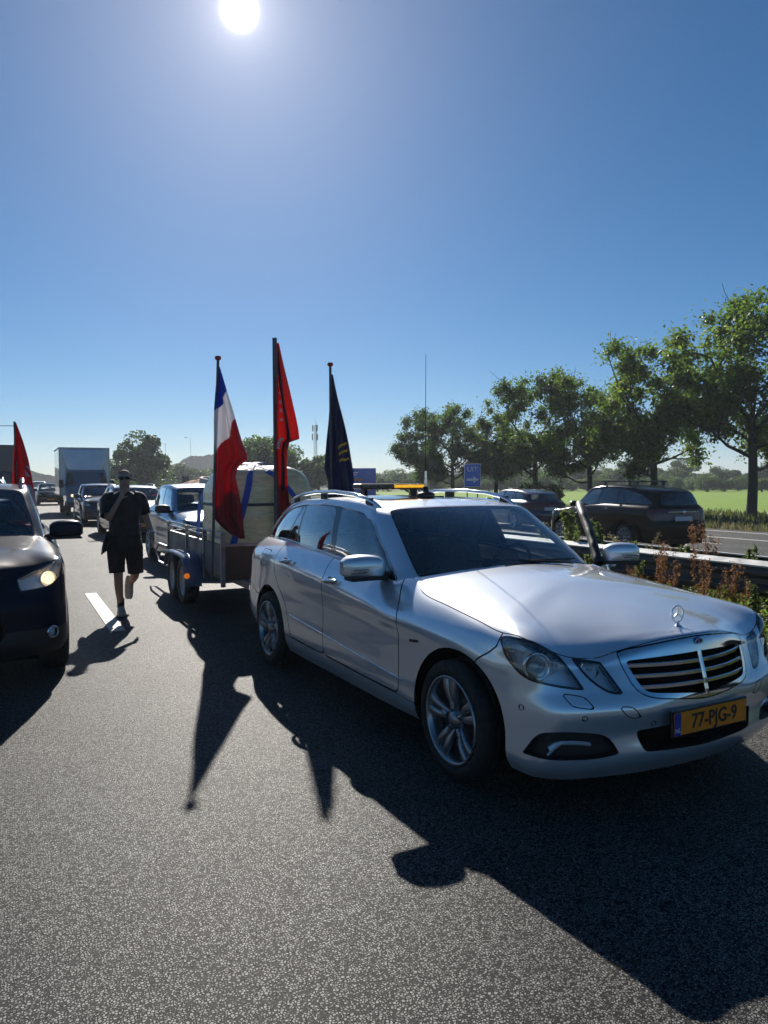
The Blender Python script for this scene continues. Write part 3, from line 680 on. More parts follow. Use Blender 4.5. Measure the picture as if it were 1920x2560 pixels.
def mkwarp(xm=None, zm=None, ys=1.0, tumble=None):
    def f(V):
        V = np.array(V, float); O = V.copy()
        if xm: a = np.array(xm, float); O[..., 0] = herm(a[:, 1], a[:, 0], np.clip(V[..., 0].ravel(), a[0, 0], a[-1, 0])).reshape(V.shape[:-1])
        if zm: a = np.array(zm, float); O[..., 2] = herm(a[:, 1], a[:, 0], np.clip(V[..., 2].ravel(), a[0, 0], a[-1, 0])).reshape(V.shape[:-1])
        O[..., 1] = V[..., 1]*ys
        if tumble: O[..., 1] *= 1+tumble*np.clip((V[..., 2]-1.0)/.45, 0, 1.2)
        return O
    return f
IDENT = None

def build_car(name, label, cat, loc_, yaw, style, pm, res=.6, warp=None, wheel_r=.322, wheel_style='five', axles=(0., -2.874), group=None, detail=False,
              open_left=0., rails=True, seats=True, trim=CHROME, glass_rear=None, plate=True, hi=False, lamp_glow=None, plate_mat=None, mirror_mat=None, cladding=False, tail_mat=None):
    P = get_pieces(style, res, detail); root = thing(name, label, cat, loc_, yaw, group)
    W = warp if warp is not None else (lambda V: np.asarray(V, float))
    w1 = lambda x, y, z: tuple(W(np.array([[x, abs(y), z]]))[0] * np.array([1, 1 if y >= 0 else -1, 1]))
    B = (1, -1)
    st = STYLE[style]; glass_rear = glass_rear or GLASS_S
    def add(nm, parts, mats, sides=B, parent=root): return link(nm, shell_mesh(nm, parts, mats, warp, sides), parent)
    low = BLACK if cladding else pm
    add('body', [(P['quarter'], 0), (P['roof'], 0), (P['sill'], 1)], [pm, low])
    add('bonnet', [(P['bonnet'], 0)], [pm])
    add('shut_lines', [(P['gap'], 0)], [VOID])
    bb = P['front_bumper']
    if cladding:
        lo, up = bb.split(bb.V[:, 2]-.40); parts = [(up, 0), (lo, 1)]
    else: parts = [(bb, 0)]
    add('front_bumper', parts+[(x, 0) for x in P.get('flaps', [])]+[(x, 0) for x in P.get('sensors', [])], [pm, low])
    add('rear_bumper', [(P['rear_bumper'], 0)], [pm])
    for sg in B: add('fender', [(P['fender'], 0)], [pm], (sg,))
    if detail: add('fuel_flap', [(P['fuel_flap'], 0)], [pm], (1,))
    # wheel-arch edges rolled inwards
    # doors: skin + glazing; the left front one may stand open
    for sg in B:
        hinge = None
        if sg == -1 and open_left:
            hp = w1(-.60, -.86, 0); hinge = Vector(loc(*hp))
        def dpart(nm, parts, mats, parent):
            o = link(nm, shell_mesh(nm, parts, mats, warp, (sg,)), parent)
            if hinge is not None and parent is not None and parent.get('is_open') and nm != 'front_door': pass
            return o
        fd = dpart('front_door', [(P['front_door'], 0), (P['front_door'].offset(.05), 1), (P['front_door'].rim(.05), 1)], [pm, INT_D], root)
        fg = dpart('window', [(P['glass']['front'], 0)], [GLASS_S], fd)
        if hinge is not None:
            # frame of the open door: channel round the window
            fr = MB(); poly = WIN['front']; c = curve([p for q in poly for p in (q, q)])
            sm = P['glass']['front']; bd = [w for w in c[::2]]
            pts = []
            for (x, z) in bd:
                i = np.argmin(((sm.V[:, [0, 2]]-np.array([x, z]))**2).sum(1)); q = W(sm.V[i:i+1])[0]; pts.append(loc(q[0], -q[1], q[2]))
            for _ in range(6): pts = [tuple((np.array(pts[i-1])+2*np.array(pts[i])+np.array(pts[(i+1) % len(pts)]))/4) for i in range(len(pts))]
            pts.append(pts[0]); fr.tube(pts, .034, 10, cap=False); fr.build('window_frame', BLACK, fd)
            R = Matrix.Translation(hinge) @ Matrix.Rotation(open_left, 4, 'Z') @ Matrix.Translation(-hinge)
            fd.matrix_local = R
        rd = dpart('rear_door', [(P['rear_door'], 0)], [pm], root)
        dpart('window', [(P['glass']['rear'], 0)], [glass_rear], rd); dpart('vent_window', [(P['glass']['vent'], 0)], [glass_rear], rd)
        q = link('window', shell_mesh('quarter_window', [(P['glass']['quarter'], 0)], [glass_rear], warp, (sg,)), root)
        # handles
        for dd, hx, hz in ((fd, -1.53, .893), (rd, -2.40, .952)):
            hb = MB(); q0 = w1(hx, .919, hz)
            P0 = [loc(q0[0]+.115-.23*t, sg*(q0[1]+.004+.030*math.sin(math.pi*t)**.6), q0[2]+.012-.02*t) for t in np.linspace(0, 1, 9)]
            hb.tube(P0, [.012+.006*math.sin(math.pi*t) for t in np.linspace(0, 1, 9)], 8, m=1)
            if hi:
                cup = [loc(q0[0]+.055*math.cos(a), sg*(q0[1]+.0025), q0[2]-.004+.034*math.sin(a)) for a in np.linspace(0, 2*math.pi, 21)[:-1]]
                hb.add(cup, [range(20)], 2)
            hb.build('door_handle', [pm, CHROME if hi else pm, GLOSSB], dd)
        # black pillars and glazing trim on this side
        if hinge is None: tr = [(P['pillar_trim'], 0)]
        else:
            a, b2 = P['pillar_trim'].split(-1.70-P['pillar_trim'].V[:, 0]); tr = [(b2, 0)]
        link('window_trim', shell_mesh('window_trim', tr, [GLOSSB], warp, (sg,)), root)
        tb = MB()                                        # bright belt strip and window surround
        if trim is not None:
            dl = P['dlo']
            for line, rr in ((DLO_BOT, .006), (curve(DLO_TOP, closed=False)[::3], .004)):
                pts = []
                for (x, z) in line:
                    i = np.argmin(((dl.V[:, [0, 2]]-np.array([x, z]))**2).sum(1)); q = W(dl.V[i:i+1]+dl.N[i:i+1]*.004)[0]; pts.append(loc(q[0], sg*q[1], q[2]))
                if hinge is not None: continue
                tb.tube(pts, rr, 5)
            if tb.v: tb.build('window_surround', trim, root)
    add('windscreen', [(P['windscreen'], 0), (P['windscreen_border'], 1)], [GLASS_W, GLOSSB])
    add('rear_window', [(P['rear_glass'], 0)], [glass_rear])
    if 'roof_glass' in P: add('sunroof', [(P['roof_glass'], 0)], [GLOSSB])
    add('headlining', [(P['roof'].offset(.03), 0)], [INT_G])
    # front openings
    fm = {'chrome': CHROME, 'body': pm, 'black': GLOSSB}[st['frame']]
    gr = add('grille', [(P['grille_open'].offset(.07), 0), (P['grille_open'].offset(0).rim(.07), 0), (P['grille_frame'], 1), (P['grille_frame'].rim(.02), 1)], [VOID, fm])
    sx = P['surf_x']; op = curve(st['opening'])
    def halfw(z):
        ys = np.linspace(0, .6, 121); d = sdf(np.stack([ys, np.full(121, z)], 1), op); k = np.where(d < 0)[0]; return ys[k[-1]] if len(k) else 0.
    for z in st['slats']:
        b = MB(); yw = halfw(z)+.004; row = []
        for y in np.linspace(-yw, yw, 15):
            x = sx(abs(y), z); 
            row.append([loc(*w1(x-.010, y, z+.012)), loc(*w1(x-.006, y, z+.008)), loc(*w1(x-.006, y, z-.006)), loc(*w1(x-.014, y, z-.010)), loc(*w1(x-.05, y, z-.004)), loc(*w1(x-.05, y, z+.010))])
        b.grid(row, 0, smooth=False, wrap=True); recalc(b.build('slat', CHROME if hi else (GLOSSB if st['frame'] == 'body' else CHROME), gr))
    if st['vbar']:
        b = MB(); row = []
        for z in np.linspace(.560, .768, 9):
            x = sx(0, z); row.append([loc(*w1(x-.004, -.011, z)), loc(*w1(x+.004, -.006, z)), loc(*w1(x+.004, .006, z)), loc(*w1(x-.004, .011, z)), loc(*w1(x-.04, .008, z)), loc(*w1(x-.04, -.008, z))])
        b.grid(row, 0, smooth=False, wrap=True); recalc(b.build('centre_bar', CHROME, gr))
    add('lower_grille', [(P['intake'].offset(.08), 0), (P['intake'].rim(.08), 1)], [VOID, BLACK])
    for sg in B:
        fg = link('fog_lamp_recess', shell_mesh('fog', [(P['fog'].offset(.05), 0), (P['fog'].rim(.05), 0)], [BLACK], warp, (sg,)), root)
        if style == 'crossover':
            c = P['fog'].compact().V.mean(0); c = W(c[None])[0]; b = MB(); b.lathe([(.052, -.03), (.050, .012), (.040, .016), (.036, 0), (.030, -.03), (0, -.035)], 'Y', n=24, m=0); b.lathe([(0, .006), (.02, .003), (.036, -.006)], 'Y', n=20, m=1); b.lathe([(.034, -.004), (.022, -.022), (0, -.028)], 'Y', n=20, m=2)
            o = b.build('fog_lamp', [CHROME, LENS, REFLECTOR], fg); o.location = loc(c[0]-.012, sg*c[1], c[2]); o.rotation_euler = (0, 0, math.pi+sg*rad(-35))
            for q in range(9):
                s_, z_ = -.010+.016*q, .728+.0062*q; cl2 = P['lens'][0].compact().V; v_ = W(cl2[[np.argmin(((DIAG(cl2)-np.array([s_, z_-.004]))**2).sum(1))]])[0]; d = MB(); d.box(loc(v_[0]-.030, sg*(v_[1]-.012), v_[2]+.0), (.008, .012, .030)); d.build('indicator_rib', AMBER, fg)
        for i, (ln, rg) in enumerate(zip(P['lens'], P['lamp_edge'])):
            hl = link('headlight', shell_mesh('headlight', [(ln.offset(.055), 0), (ln.rim(.055), 0), (rg, 1), (rg.rim(.03), 1)], [REFLECTOR, GLOSSB], warp, (sg,)), root)
            link('lens', shell_mesh('lens', [(ln, 0)], [LENS], warp, (sg,)), hl)
            c = ln.compact().V.mean(0); c = W(c[None])[0]
            b = MB()
            if i == 0:
                # projector: bezel ring + glass ball
                cl = ln.compact().V; dg_ = DIAG(cl); ctr = W(cl[[np.argmin(((dg_-np.array(st['proj']))**2).sum(1))]])[0]-np.array([.045, .018, .0])
                b.lathe([(.062, -.01), (.070, .018), (.060, .024), (.052, .004), (.045, -.004)], 'Y', n=28, m=0)
                b.lathe([(.0, .030), (.018, .027), (.034, .018), (.043, .004), (.046, -.01)], 'Y', n=24, m=1)
                o = b.build('projector', [CHROME, lamp_glow or mat('projector_glass', (.45, .47, .48), .03, .3, coat=1.)], hl)
                o.location = loc(ctr[0], sg*ctr[1], ctr[2]); o.rotation_euler = (0, 0, math.pi+sg*rad(-22))
                if hi:
                    # indicator strip, shroud fins
                    for q in range(6):
                        v_ = W(cl[[np.argmin(((dg_-np.array([.255+.024*q, .800-.003*q]))**2).sum(1))]])[0]; d = MB(); d.box(loc(v_[0]-.032, sg*(v_[1]-.030), v_[2]-.012), (.016, .016, .010)); d.build('indicator_cell', [mat('clear_cell', (.85, .86, .88), .15, coat=1.)], hl)
                    for q in range(5):
                        d = MB(); d.box(loc(c[0]+.005+.012*q, sg*(c[1]-.055-.014*q), c[2]-.035+.006*q), (.05, .004, .075-.010*q), rz=sg*rad(25)); d.build('reflector_fin', [REFLECTOR], hl)
            else:
                ctr = np.array(c)-np.array([.055, .006, -.01])
                b.lathe([(.055, .0), (.05, .014), (.03, -.03), (.0, -.045)], 'Y', n=24, m=0); b.lathe([(0, .012), (.012, .008), (.016, -.03)], 'Y', n=12, m=1)
                o = b.build('main_beam', [CHROME, WHITE_P], hl); o.location = loc(ctr[0], sg*ctr[1], ctr[2]); o.rotation_euler = (0, 0, math.pi+sg*rad(-10))
        add('tail_light', [(P['tail_lamp'], 0), (P['tail_lamp'].rim(.03), 0)], [tail_mat or REDLENS], (sg,))
        mp = w1(-.93, .955 if style != 'crossover' else 1.0, 1.045)
        mirr = mirror(root, (mp[0], mp[1], mp[2]), sg, size=(.27, .10, .150) if style != 'crossover' else (.31, .11, .175), paint_m=mirror_mat or pm)
        if open_left and sg == -1:
            R = Matrix.Translation(hinge) @ Matrix.Rotation(open_left, 4, 'Z') @ Matrix.Translation(-hinge); mirr.matrix_local = R
    # wheels, arches, floor
    ax = [w1(a, 0, 0)[0] for a in (0, -2.874)]
    if warp is None: ax = list(axles)
    else: ax = list(axles)
    yc = abs(w1(0, .80, .3)[1])
    for a in ax:
        for sg in B: wheel_parts(root, a, yc, sg, wheel_r, rim=wheel_r*.72, style=wheel_style, hi=hi)
    wheelhouse(root, ax, yc-.17, yc+.075, wheel_r+.062, wheel_r+.02)
    fl = MB(); x0 = w1(.62, 0, 0)[0]; x1 = w1(-3.8, 0, 0)[0]; hw = abs(w1(0, .68, .3)[1])
    fl.box(loc((x0+x1)/2, 0, .24), (hw*2, x0-x1, .08)); 
    xa, xb = w1(-.66, 0, 0)[0], w1(-3.6, 0, 0)[0]; zb = w1(-1, 0, .94)[2]; yi = abs(w1(0, .74, .9)[1])
    for sg in B:
        if sg == -1 and open_left: fl.box(loc((w1(-1.72, 0, 0)[0]+xb)/2, -yi, (zb+.25)/2), (.03, abs(w1(-1.72, 0, 0)[0]-xb), zb-.25))
        else: fl.box(loc((xa+xb)/2, sg*yi, (zb+.25)/2), (.03, xa-xb, zb-.25))
    fl.box(loc(xa, 0, (zb+.2)/2), (yi*2, .03, zb-.2)); fl.box(loc(xb, 0, (zb+.2)/2), (yi*2, .03, zb-.2))
    fl.build('floor_pan', VOID, root)
    d = MB(); q = w1(-.98, 0, .90); soft_box(d, loc(q[0]+.10, 0, q[2]-.02), (yi*1.94, .58, .16), bev=.05); q2 = w1(-.98, -.37, .93); soft_box(d, loc(q2[0]-.02, q2[1], q2[2]+.03), (.36, .22, .10), bev=.04)
    d.build('dashboard', INT_D, root)
    b = MB(); 
    Rm = Matrix.Rotation(rad(25), 3, 'X'); q = w1(-1.14, -.37, .97); ctr = Vector(loc(*q))
    ring = [ctr+Rm @ Vector((.18*math.cos(a), 0, .18*math.sin(a))) for a in np.linspace(0, 2*math.pi, 29)]
    b.tube(ring, .013, 8, cap=False)
    for a in (math.pi, 0, -math.pi/2): b.tube([ctr, ctr+Rm @ Vector((.175*math.cos(a), 0, .175*math.sin(a)))], .014, 6)
    b.box(ctr, (.11, .05, .10), R=Rm, bev=.02); b.build('steering_wheel', INT_D, root)
    if seats:
        for y in (.37, -.37): q = w1(-1.52, y, .5); seat(root, q[0], q[1], INT_G)
        for y in (.42, 0, -.42): q = w1(-2.42, y, .5); seat(root, q[0], q[1], INT_G, head=True)
    b = MB(); q = w1(-1.36, 0, 1.335); b.box(loc(*q), (.22, .04, .065), bev=.015); b.tube([loc(q[0]+.04, 0, q[2]+.06), loc(q[0], 0, q[2])], .012, 6); b.build('rear_view_mirror', GLOSSB, root)
    # number plates
    if plate:
        pz = .452 if hi else .39
        q = w1(sx(0, pz) if not hi else .872, 0, pz)
        pl = MB(); pl.box((0, 0, 0), (.54, .016, .128), 0, bev=.004); pl.box((0, -.0115, 0), (.515, .006, .108), 1, bev=.002); pl.box((-.2375, -.0155, 0), (.040, .004, .106), 2)
        o = pl.build('number_plate', [GLOSSB, plate_mat or PLATE_Y, PLATE_B], root); o.location = loc(q[0]+.022, 0, q[2]); o.rotation_euler = (0, 0, 0)
        if hi: plate_o = o; root['plate'] = 1
    # rear plate, tailgate handle
    q = w1(-3.985, 0, .80); b = MB(); b.box((0, 0, 0), (.52, .012, .11), 0, bev=.003); o = b.build('rear_number_plate', PLATE_Y if plate_mat is None else plate_mat, root); o.location = loc(q[0]-.012, 0, q[2]-.03); o.rotation_euler = (rad(6), 0, 0)
    if rails:
        for sg in B:
            b = MB(); pts = []
            for x, dz in ((-1.36, .0), (-1.44, .022), (-1.55, .046), (-1.75, .062), (-2.1, .068), (-2.5, .066), (-2.8, .060), (-3.0, .045), (-3.12, .015)):
                i = np.interp(x, [-3.3, -3.0, -2.85, -2.5, -1.87, -1.55, -1.34], [.575, .60, .60, .615, .618, .612, .60]); zz = zspine(x)-.030
                pp = w1(x, i, zz); pts.append(loc(pp[0], sg*pp[1], pp[2]+dz))
            b.tube(pts, [.012]+[.016]*7+[.012], 8)
            for x in (-1.52, -2.33, -2.95):
                zz = zspine(x)-.04; pp = w1(x, np.interp(x, [-3, -2.5, -1.5], [.60, .612, .61]), zz); b.box(loc(pp[0], sg*pp[1], pp[2]+.03), (.02, .09, .07), 1)
            b.build('roof_rail', [CHROME if hi else ALLOY, BLACK], root)
    return root
PLATE_Y = mat('yellow_plate', (.95, .25, .003), .45, var=.1, vscale=30)
PLATE_B = mat('plate_blue', (.01, .035, .30), .4)
# ------------------------------------------------------------------ the silver estate car
SILVER = paint('silver_metallic_paint', (.74, .77, .82), metal=.88, rough=.20, dust=.05, coat_ior=1.7, flake=(.46, .52, .55))
HERO_LOC = (2.9876, 3.3715, 0); HERO_YAW = .029
hero = build_car('estate_car', 'silver metallic estate car with roof rails and an amber light bar, driver door open', 'car', HERO_LOC, HERO_YAW, 'saloon', SILVER,
                 res=1.0, detail=True, hi=True, wheel_style='twin', open_left=rad(-41))
# ------------------------------------------------------------------ ground, roads, verges
def nodes(m): return m.node_tree.nodes, m.node_tree.links
def asphalt(name, grain=95., light=(.30, .29, .27), dark=(.030, .030, .030), bump=.9, spec=.33):
    m = bpy.data.materials.new(name); m.use_nodes = True; N, L = nodes(m); b = N['Principled BSDF']
    t = N.new('ShaderNodeTexCoord')
    v = N.new('ShaderNodeTexVoronoi'); v.inputs['Scale'].default_value = grain; v.feature = 'F1'; v.inputs['Randomness'].default_value = 1
    v2 = N.new('ShaderNodeTexVoronoi'); v2.inputs['Scale'].default_value = grain*1.0; v2.feature = 'DISTANCE_TO_EDGE'
    wv = N.new('ShaderNodeTexNoise'); wv.inputs['Scale'].default_value = grain*.9; wv.inputs['Detail'].default_value = 2
    ma = N.new('ShaderNodeMix'); ma.data_type = 'VECTOR'; ma.inputs[0].default_value = .010
    L.new(t.outputs['Object'], ma.inputs[4]); L.new(wv.outputs['Color'], ma.inputs[5]); L.new(t.outputs['Object'], wv.inputs['Vector'])
    L.new(ma.outputs[1], v.inputs['Vector']); L.new(ma.outputs[1], v2.inputs['Vector'])
    edge = N.new('ShaderNodeMapRange'); edge.inputs[1].default_value = .07; edge.inputs[2].default_value = .20; edge.interpolation_type = 'SMOOTHSTEP'; L.new(v2.outputs['Distance'], edge.inputs[0])
    sep = N.new('ShaderNodeSeparateColor'); L.new(v.outputs['Color'], sep.inputs[0])
    pres = N.new('ShaderNodeMapRange'); pres.inputs[1].default_value = .12; pres.inputs[2].default_value = .34; L.new(sep.outputs[0], pres.inputs[0])   # some stones missing: open pores
    h = N.new('ShaderNodeMath'); h.operation = 'MULTIPLY'; L.new(edge.outputs[0], h.inputs[0]); L.new(pres.outputs[0], h.inputs[1])
    # broad wear: wheel tracks, patches, stains
    n1 = N.new('ShaderNodeTexNoise'); n1.inputs['Scale'].default_value = .8; n1.inputs['Detail'].default_value = 6; L.new(t.outputs['Object'], n1.inputs['Vector'])
    mp = N.new('ShaderNodeMapping'); mp.inputs['Scale'].default_value = (1.2, .05, 1); L.new(t.outputs['Object'], mp.inputs['Vector'])
    n2 = N.new('ShaderNodeTexNoise'); n2.inputs['Scale'].default_value = 1.0; n2.inputs['Detail'].default_value = 4; L.new(mp.outputs[0], n2.inputs['Vector'])
    ad = N.new('ShaderNodeMath'); ad.operation = 'ADD'; L.new(n1.outputs['Fac'], ad.inputs[0]); L.new(n2.outputs['Fac'], ad.inputs[1])
    wr = N.new('ShaderNodeMapRange'); wr.inputs[1].default_value = .7; wr.inputs[2].default_value = 1.3; wr.inputs[3].default_value = .58; wr.inputs[4].default_value = 1.32; L.new(ad.outputs[0], wr.inputs[0])
    tone = N.new('ShaderNodeMapRange'); tone.inputs[3].default_value = .45; tone.inputs[4].default_value = 1.25; L.new(sep.outputs[1], tone.inputs[0])
    tw = N.new('ShaderNodeMath'); tw.operation = 'MULTIPLY'; L.new(tone.outputs[0], tw.inputs[0]); L.new(wr.outputs[0], tw.inputs[1])
    st = N.new('ShaderNodeMix'); st.data_type = 'RGBA'; st.blend_type = 'MULTIPLY'; st.inputs[0].default_value = 1; st.inputs[6].default_value = (*light, 1); L.new(tw.outputs[0], st.inputs[7])
    mx = N.new('ShaderNodeMix'); mx.data_type = 'RGBA'; L.new(h.outputs[0], mx.inputs[0]); mx.inputs[6].default_value = (*dark, 1); L.new(st.outputs[2], mx.inputs[7])
    L.new(mx.outputs[2], b.inputs['Base Color']); b.inputs['Roughness'].default_value = .62; sp = N.new('ShaderNodeMath'); sp.operation = 'MULTIPLY_ADD'; sp.inputs[1].default_value = spec; sp.inputs[2].default_value = .09; L.new(h.outputs[0], sp.inputs[0]); L.new(sp.outputs[0], b.inputs['Specular IOR Level'])
    bp = N.new('ShaderNodeBump'); bp.inputs['Strength'].default_value = bump; bp.inputs['Distance'].default_value = .004; L.new(h.outputs[0], bp.inputs['Height']); L.new(bp.outputs[0], b.inputs['Normal'])
    MATS[name] = m; return m
ROAD = asphalt('porous_asphalt', 104., (.195, .192, .185), (.010, .010, .011), .95); ROAD2 = asphalt('far_asphalt', 60., (.19, .186, .18), (.04, .04, .04), .5)

def grass_mat(name, c1, c2, scale=3., rough=.9, c3=None):
    m = bpy.data.materials.new(name); m.use_nodes = True; N, L = nodes(m); b = N['Principled BSDF']
    t = N.new('ShaderNodeTexCoord'); n = N.new('ShaderNodeTexNoise'); n.inputs['Scale'].default_value = scale; n.inputs['Detail'].default_value = 8; n.inputs['Roughness'].default_value = .7
    L.new(t.outputs['Object'], n.inputs['Vector'])
    r = N.new('ShaderNodeValToRGB'); r.color_ramp.elements[0].position = .32; r.color_ramp.elements[0].color = (*c1, 1); r.color_ramp.elements[1].position = .68; r.color_ramp.elements[1].color = (*c2, 1)
    if c3: e = r.color_ramp.elements.new(.52); e.color = (*c3, 1)
    L.new(n.outputs['Fac'], r.inputs[0]); L.new(r.outputs[0], b.inputs['Base Color']); b.inputs['Roughness'].default_value = rough; b.inputs['Specular IOR Level'].default_value = .2
    n2 = N.new('ShaderNodeTexNoise'); n2.inputs['Scale'].default_value = scale*12; L.new(t.outputs['Object'], n2.inputs['Vector'])
    bp = N.new('ShaderNodeBump'); bp.inputs['Strength'].default_value = .8; bp.inputs['Distance'].default_value = .08; L.new(n2.outputs['Fac'], bp.inputs['Height']); L.new(bp.outputs[0], b.inputs['Normal'])
    MATS[name] = m; return m
def leafmat(name, col, trans, tr=.4, rough=.5, var=.35):
    """leaves: diffuse front plus light coming through, each leaf (island) a little different"""
    m = bpy.data.materials.new(name); m.use_nodes = True; N, L = nodes(m); b = N['Principled BSDF']; o = N['Material Output']
    g = N.new('ShaderNodeNewGeometry'); mr = N.new('ShaderNodeMapRange'); mr.inputs[3].default_value = 1-var; mr.inputs[4].default_value = 1+var; L.new(g.outputs['Random Per Island'], mr.inputs[0])
    a = N.new('ShaderNodeMix'); a.data_type = 'RGBA'; a.blend_type = 'MULTIPLY'; a.inputs[0].default_value = 1; a.inputs[6].default_value = (*col, 1); L.new(mr.outputs[0], a.inputs[7])
    c = N.new('ShaderNodeMix'); c.data_type = 'RGBA'; c.blend_type = 'MULTIPLY'; c.inputs[0].default_value = 1; c.inputs[6].default_value = (*trans, 1); L.new(mr.outputs[0], c.inputs[7])
    L.new(a.outputs[2], b.inputs['Base Color']); b.inputs['Roughness'].default_value = rough; b.inputs['Specular IOR Level'].default_value = .35
    t = N.new('ShaderNodeBsdfTranslucent'); L.new(c.outputs[2], t.inputs[0])
    mx = N.new('ShaderNodeMixShader'); mx.inputs[0].default_value = tr; L.new(b.outputs[0], mx.inputs[1]); L.new(t.outputs[0], mx.inputs[2]); L.new(mx.outputs[0], o.inputs[0])
    MATS[name] = m; return m
GRASS_M = grass_mat('verge_grass', (.020, .032, .010), (.075, .082, .028), 2.2, c3=(.040, .055, .016))
FIELD_M = grass_mat('field_grass', (.15, .25, .022), (.21, .33, .035), .35)
SOIL = grass_mat('land_soil', (.025, .04, .014), (.06, .075, .025), .05)

def sheet(name, x0, x1, y0, y1, z, m, nx=1, ny=1, rough=0., slope=None):
    b = MB(); xs = np.linspace(x0, x1, nx+1); ys = np.linspace(y0, y1, ny+1)
    b.grid([[(x, y, z + (slope(x, y) if slope else 0) + (rough*rng.normal() if rough else 0)) for y in ys] for x in xs])
    o = b.build(name, m); recalc(o); return tag(o, kind='structure')
sheet('terrain', -3000, 3000, -600, 4000, -.34, SOIL, 4, 4)
rd = MB(); rd.box((-1.85, 290, -.15), (13.2, 660, .30)); tag(rd.build('road', ROAD), kind='structure')
rd = MB(); rd.box((16.4, 290, -.30), (12.8, 660, .30)); tag(rd.build('opposite_carriageway', ROAD2), kind='structure')
tag(sheet('median_verge', 4.74, 10.0, -15, 260, -.03, GRASS_M, 16, 300, .02, lambda x, y: -.11*((x-4.74)/5.26)), kind='structure')
tag(sheet('road_verge', 22.8, 36, -15, 300, -.17, GRASS_M, 10, 120, .03), kind='structure')
sheet('field', 36, 420, 0, 128, -.20, FIELD_M, 30, 20, .03)
sheet('far_field', 60, 420, 128, 210, -.22, grass_mat('dry_grass', (.07, .08, .03), (.13, .13, .05), .2), 8, 8, .03)

LINE = mat('road_paint', (.58, .55, .50), .6, var=.16, vscale=35, bump=.4, bscale=160)
def stripe(x, y0, y1, w, z): 
    b = MB(); b.box((x, (y0+y1)/2, z), (w, y1-y0, .008)); o = b.build('lane_marking', LINE); return tag(o, kind='structure')
d0 = 8.37
for k in range(-2, 12): stripe(1.003, d0+12*k, d0+12*k+3.03, .155, .004)
stripe(-2.9, -6, 300, .16, .004)
for x, dash in ((10.5, 0), (14.0, 1), (17.4, 1), (19.4, 0), (21.9, 0)):
    if not dash: stripe(x, -6, 300, .18, -.146)
    else:
        for k in range(0, 14): stripe(x, 2+12*k, 5+12*k, .15, -.146)

# ------------------------------------------------------------------ guard rails
GALV = mat('galvanised_steel', (.55, .55, .53), .6, .1, var=.22, vscale=8); GALV_D = mat('shaded_dark_steel', (.085, .088, .092), .6, .4, var=.35, vscale=4)  # dark copy holds the rail face's shade in its colour; also on roof bars
def w_beam(side, L):
    prof = [(0, .155), (.035*side, .145), (.078*side, .105), (.078*side, .07), (.02*side, .025), (.02*side, -.025), (.078*side, -.07), (.078*side, -.105), (.035*side, -.145), (0, -.155)]
    b = MB(); P = [[(x, y, z) for (x, z) in prof] for y in (0, L)]; b.grid(P, smooth=False)
    P2 = [[(x-.004*side, y, z) for (x, z) in prof] for y in (0, L)]; b.grid(P2, smooth=False)
    b.box((-.05*side, L/2, .165), (.25, L, .016), 1, R=Matrix.Rotation(side*rad(5), 3, 'Y')); return b.mesh('beam', [GALV_D, GALV])
def guard_rail(name, label, x, side, y0, n, seg=4.0, z=0.):
    t = thing(name, label, 'guard rail', (x, y0, z)); me = w_beam(side, seg-.006); 
    pb = MB(); pb.box((0, 0, .30), (.10, .06, .86)); pb.box((side*.0, 0, .60), (.12, .09, .20)); pm_ = pb.mesh('post', GALV_D)
    for k in range(n):
        o = link('beam', me, t); o.location = (0, k*seg, .60)
        p = link('post', pm_, t); p.location = (-side*.12, k*seg, -.05)
    return t
guard_rail('guard_rail', 'galvanised guard rail beside the weeds, facing the stopped silver estate car', 6.62, -1, -6, 40)
guard_rail('guard_rail', 'galvanised guard rail on the far side of the median, facing the dark people carrier', 8.05, 1, -6, 40, z=-.08)
# ------------------------------------------------------------------ hero car: plate lettering, star, light bar, antenna, wipers, fog-lamp LEDs
INK = mat('plate_ink', (.012, .012, .012), .5); BLUEINK = mat('white_ink', (.8, .8, .8), .5)
plate_o = [c for c in hero.children if c.name.startswith('number_plate')][0]
text_mesh('plate_lettering', '77-PJG-9', .098, INK, plate_o, (.022, -.0150, -.002), (rad(90), 0, 0), .0008, xs=.92, bold=.0022)
text_mesh('plate_country_code', 'NL', .030, BLUEINK, plate_o, (-.2375, -.0178, -.030), (rad(90), 0, 0), .0005)
plate_o.location.z -= .0
def hl(x, y, z): return Vector(loc(x, y, z))
b = MB(); R = .042; c0 = hl(.700, 0, .922)
b.tube([c0+Vector((R*math.cos(a), 0, R*math.sin(a))) for a in np.linspace(0, 2*math.pi, 33)], .0035, 8, cap=False)
for a in (90, 210, 330): b.tube([c0, c0+Vector((R*math.cos(rad(a)), 0, R*math.sin(rad(a))))], [.0055, .0018], 6)
b.tube([hl(.706, 0, .862), hl(.703, 0, .880)], [.012, .005], 10); b.lathe([(0, .004), (.017, .002), (.019, -.004)], 'Z', n=16, c=tuple(hl(.706, 0, .864)))
b.build('bonnet_ornament', CHROME, hero)
b = MB(); b.lathe([(0, .006), (.018, .005), (.030, .003), (.031, -.004)], 'Y', n=24, m=0); b.tube([(R*.64*math.cos(a), .006, R*.64*math.sin(a)) for a in np.linspace(0, 2*math.pi, 25)], .002, 6, m=1, cap=False)
for a in (90, 210, 330): b.tube([(0, .007, 0), (.026*math.cos(rad(a)), .006, .026*math.sin(rad(a)))], [.003, .0015], 5, m=1)
o = b.build('grille_badge', [mat('badge_blue', (.02, .06, .22), .2, coat=1.), CHROME], hero); o.location = hl(.822, 0, .800); o.rotation_euler = (rad(-12), 0, math.pi)
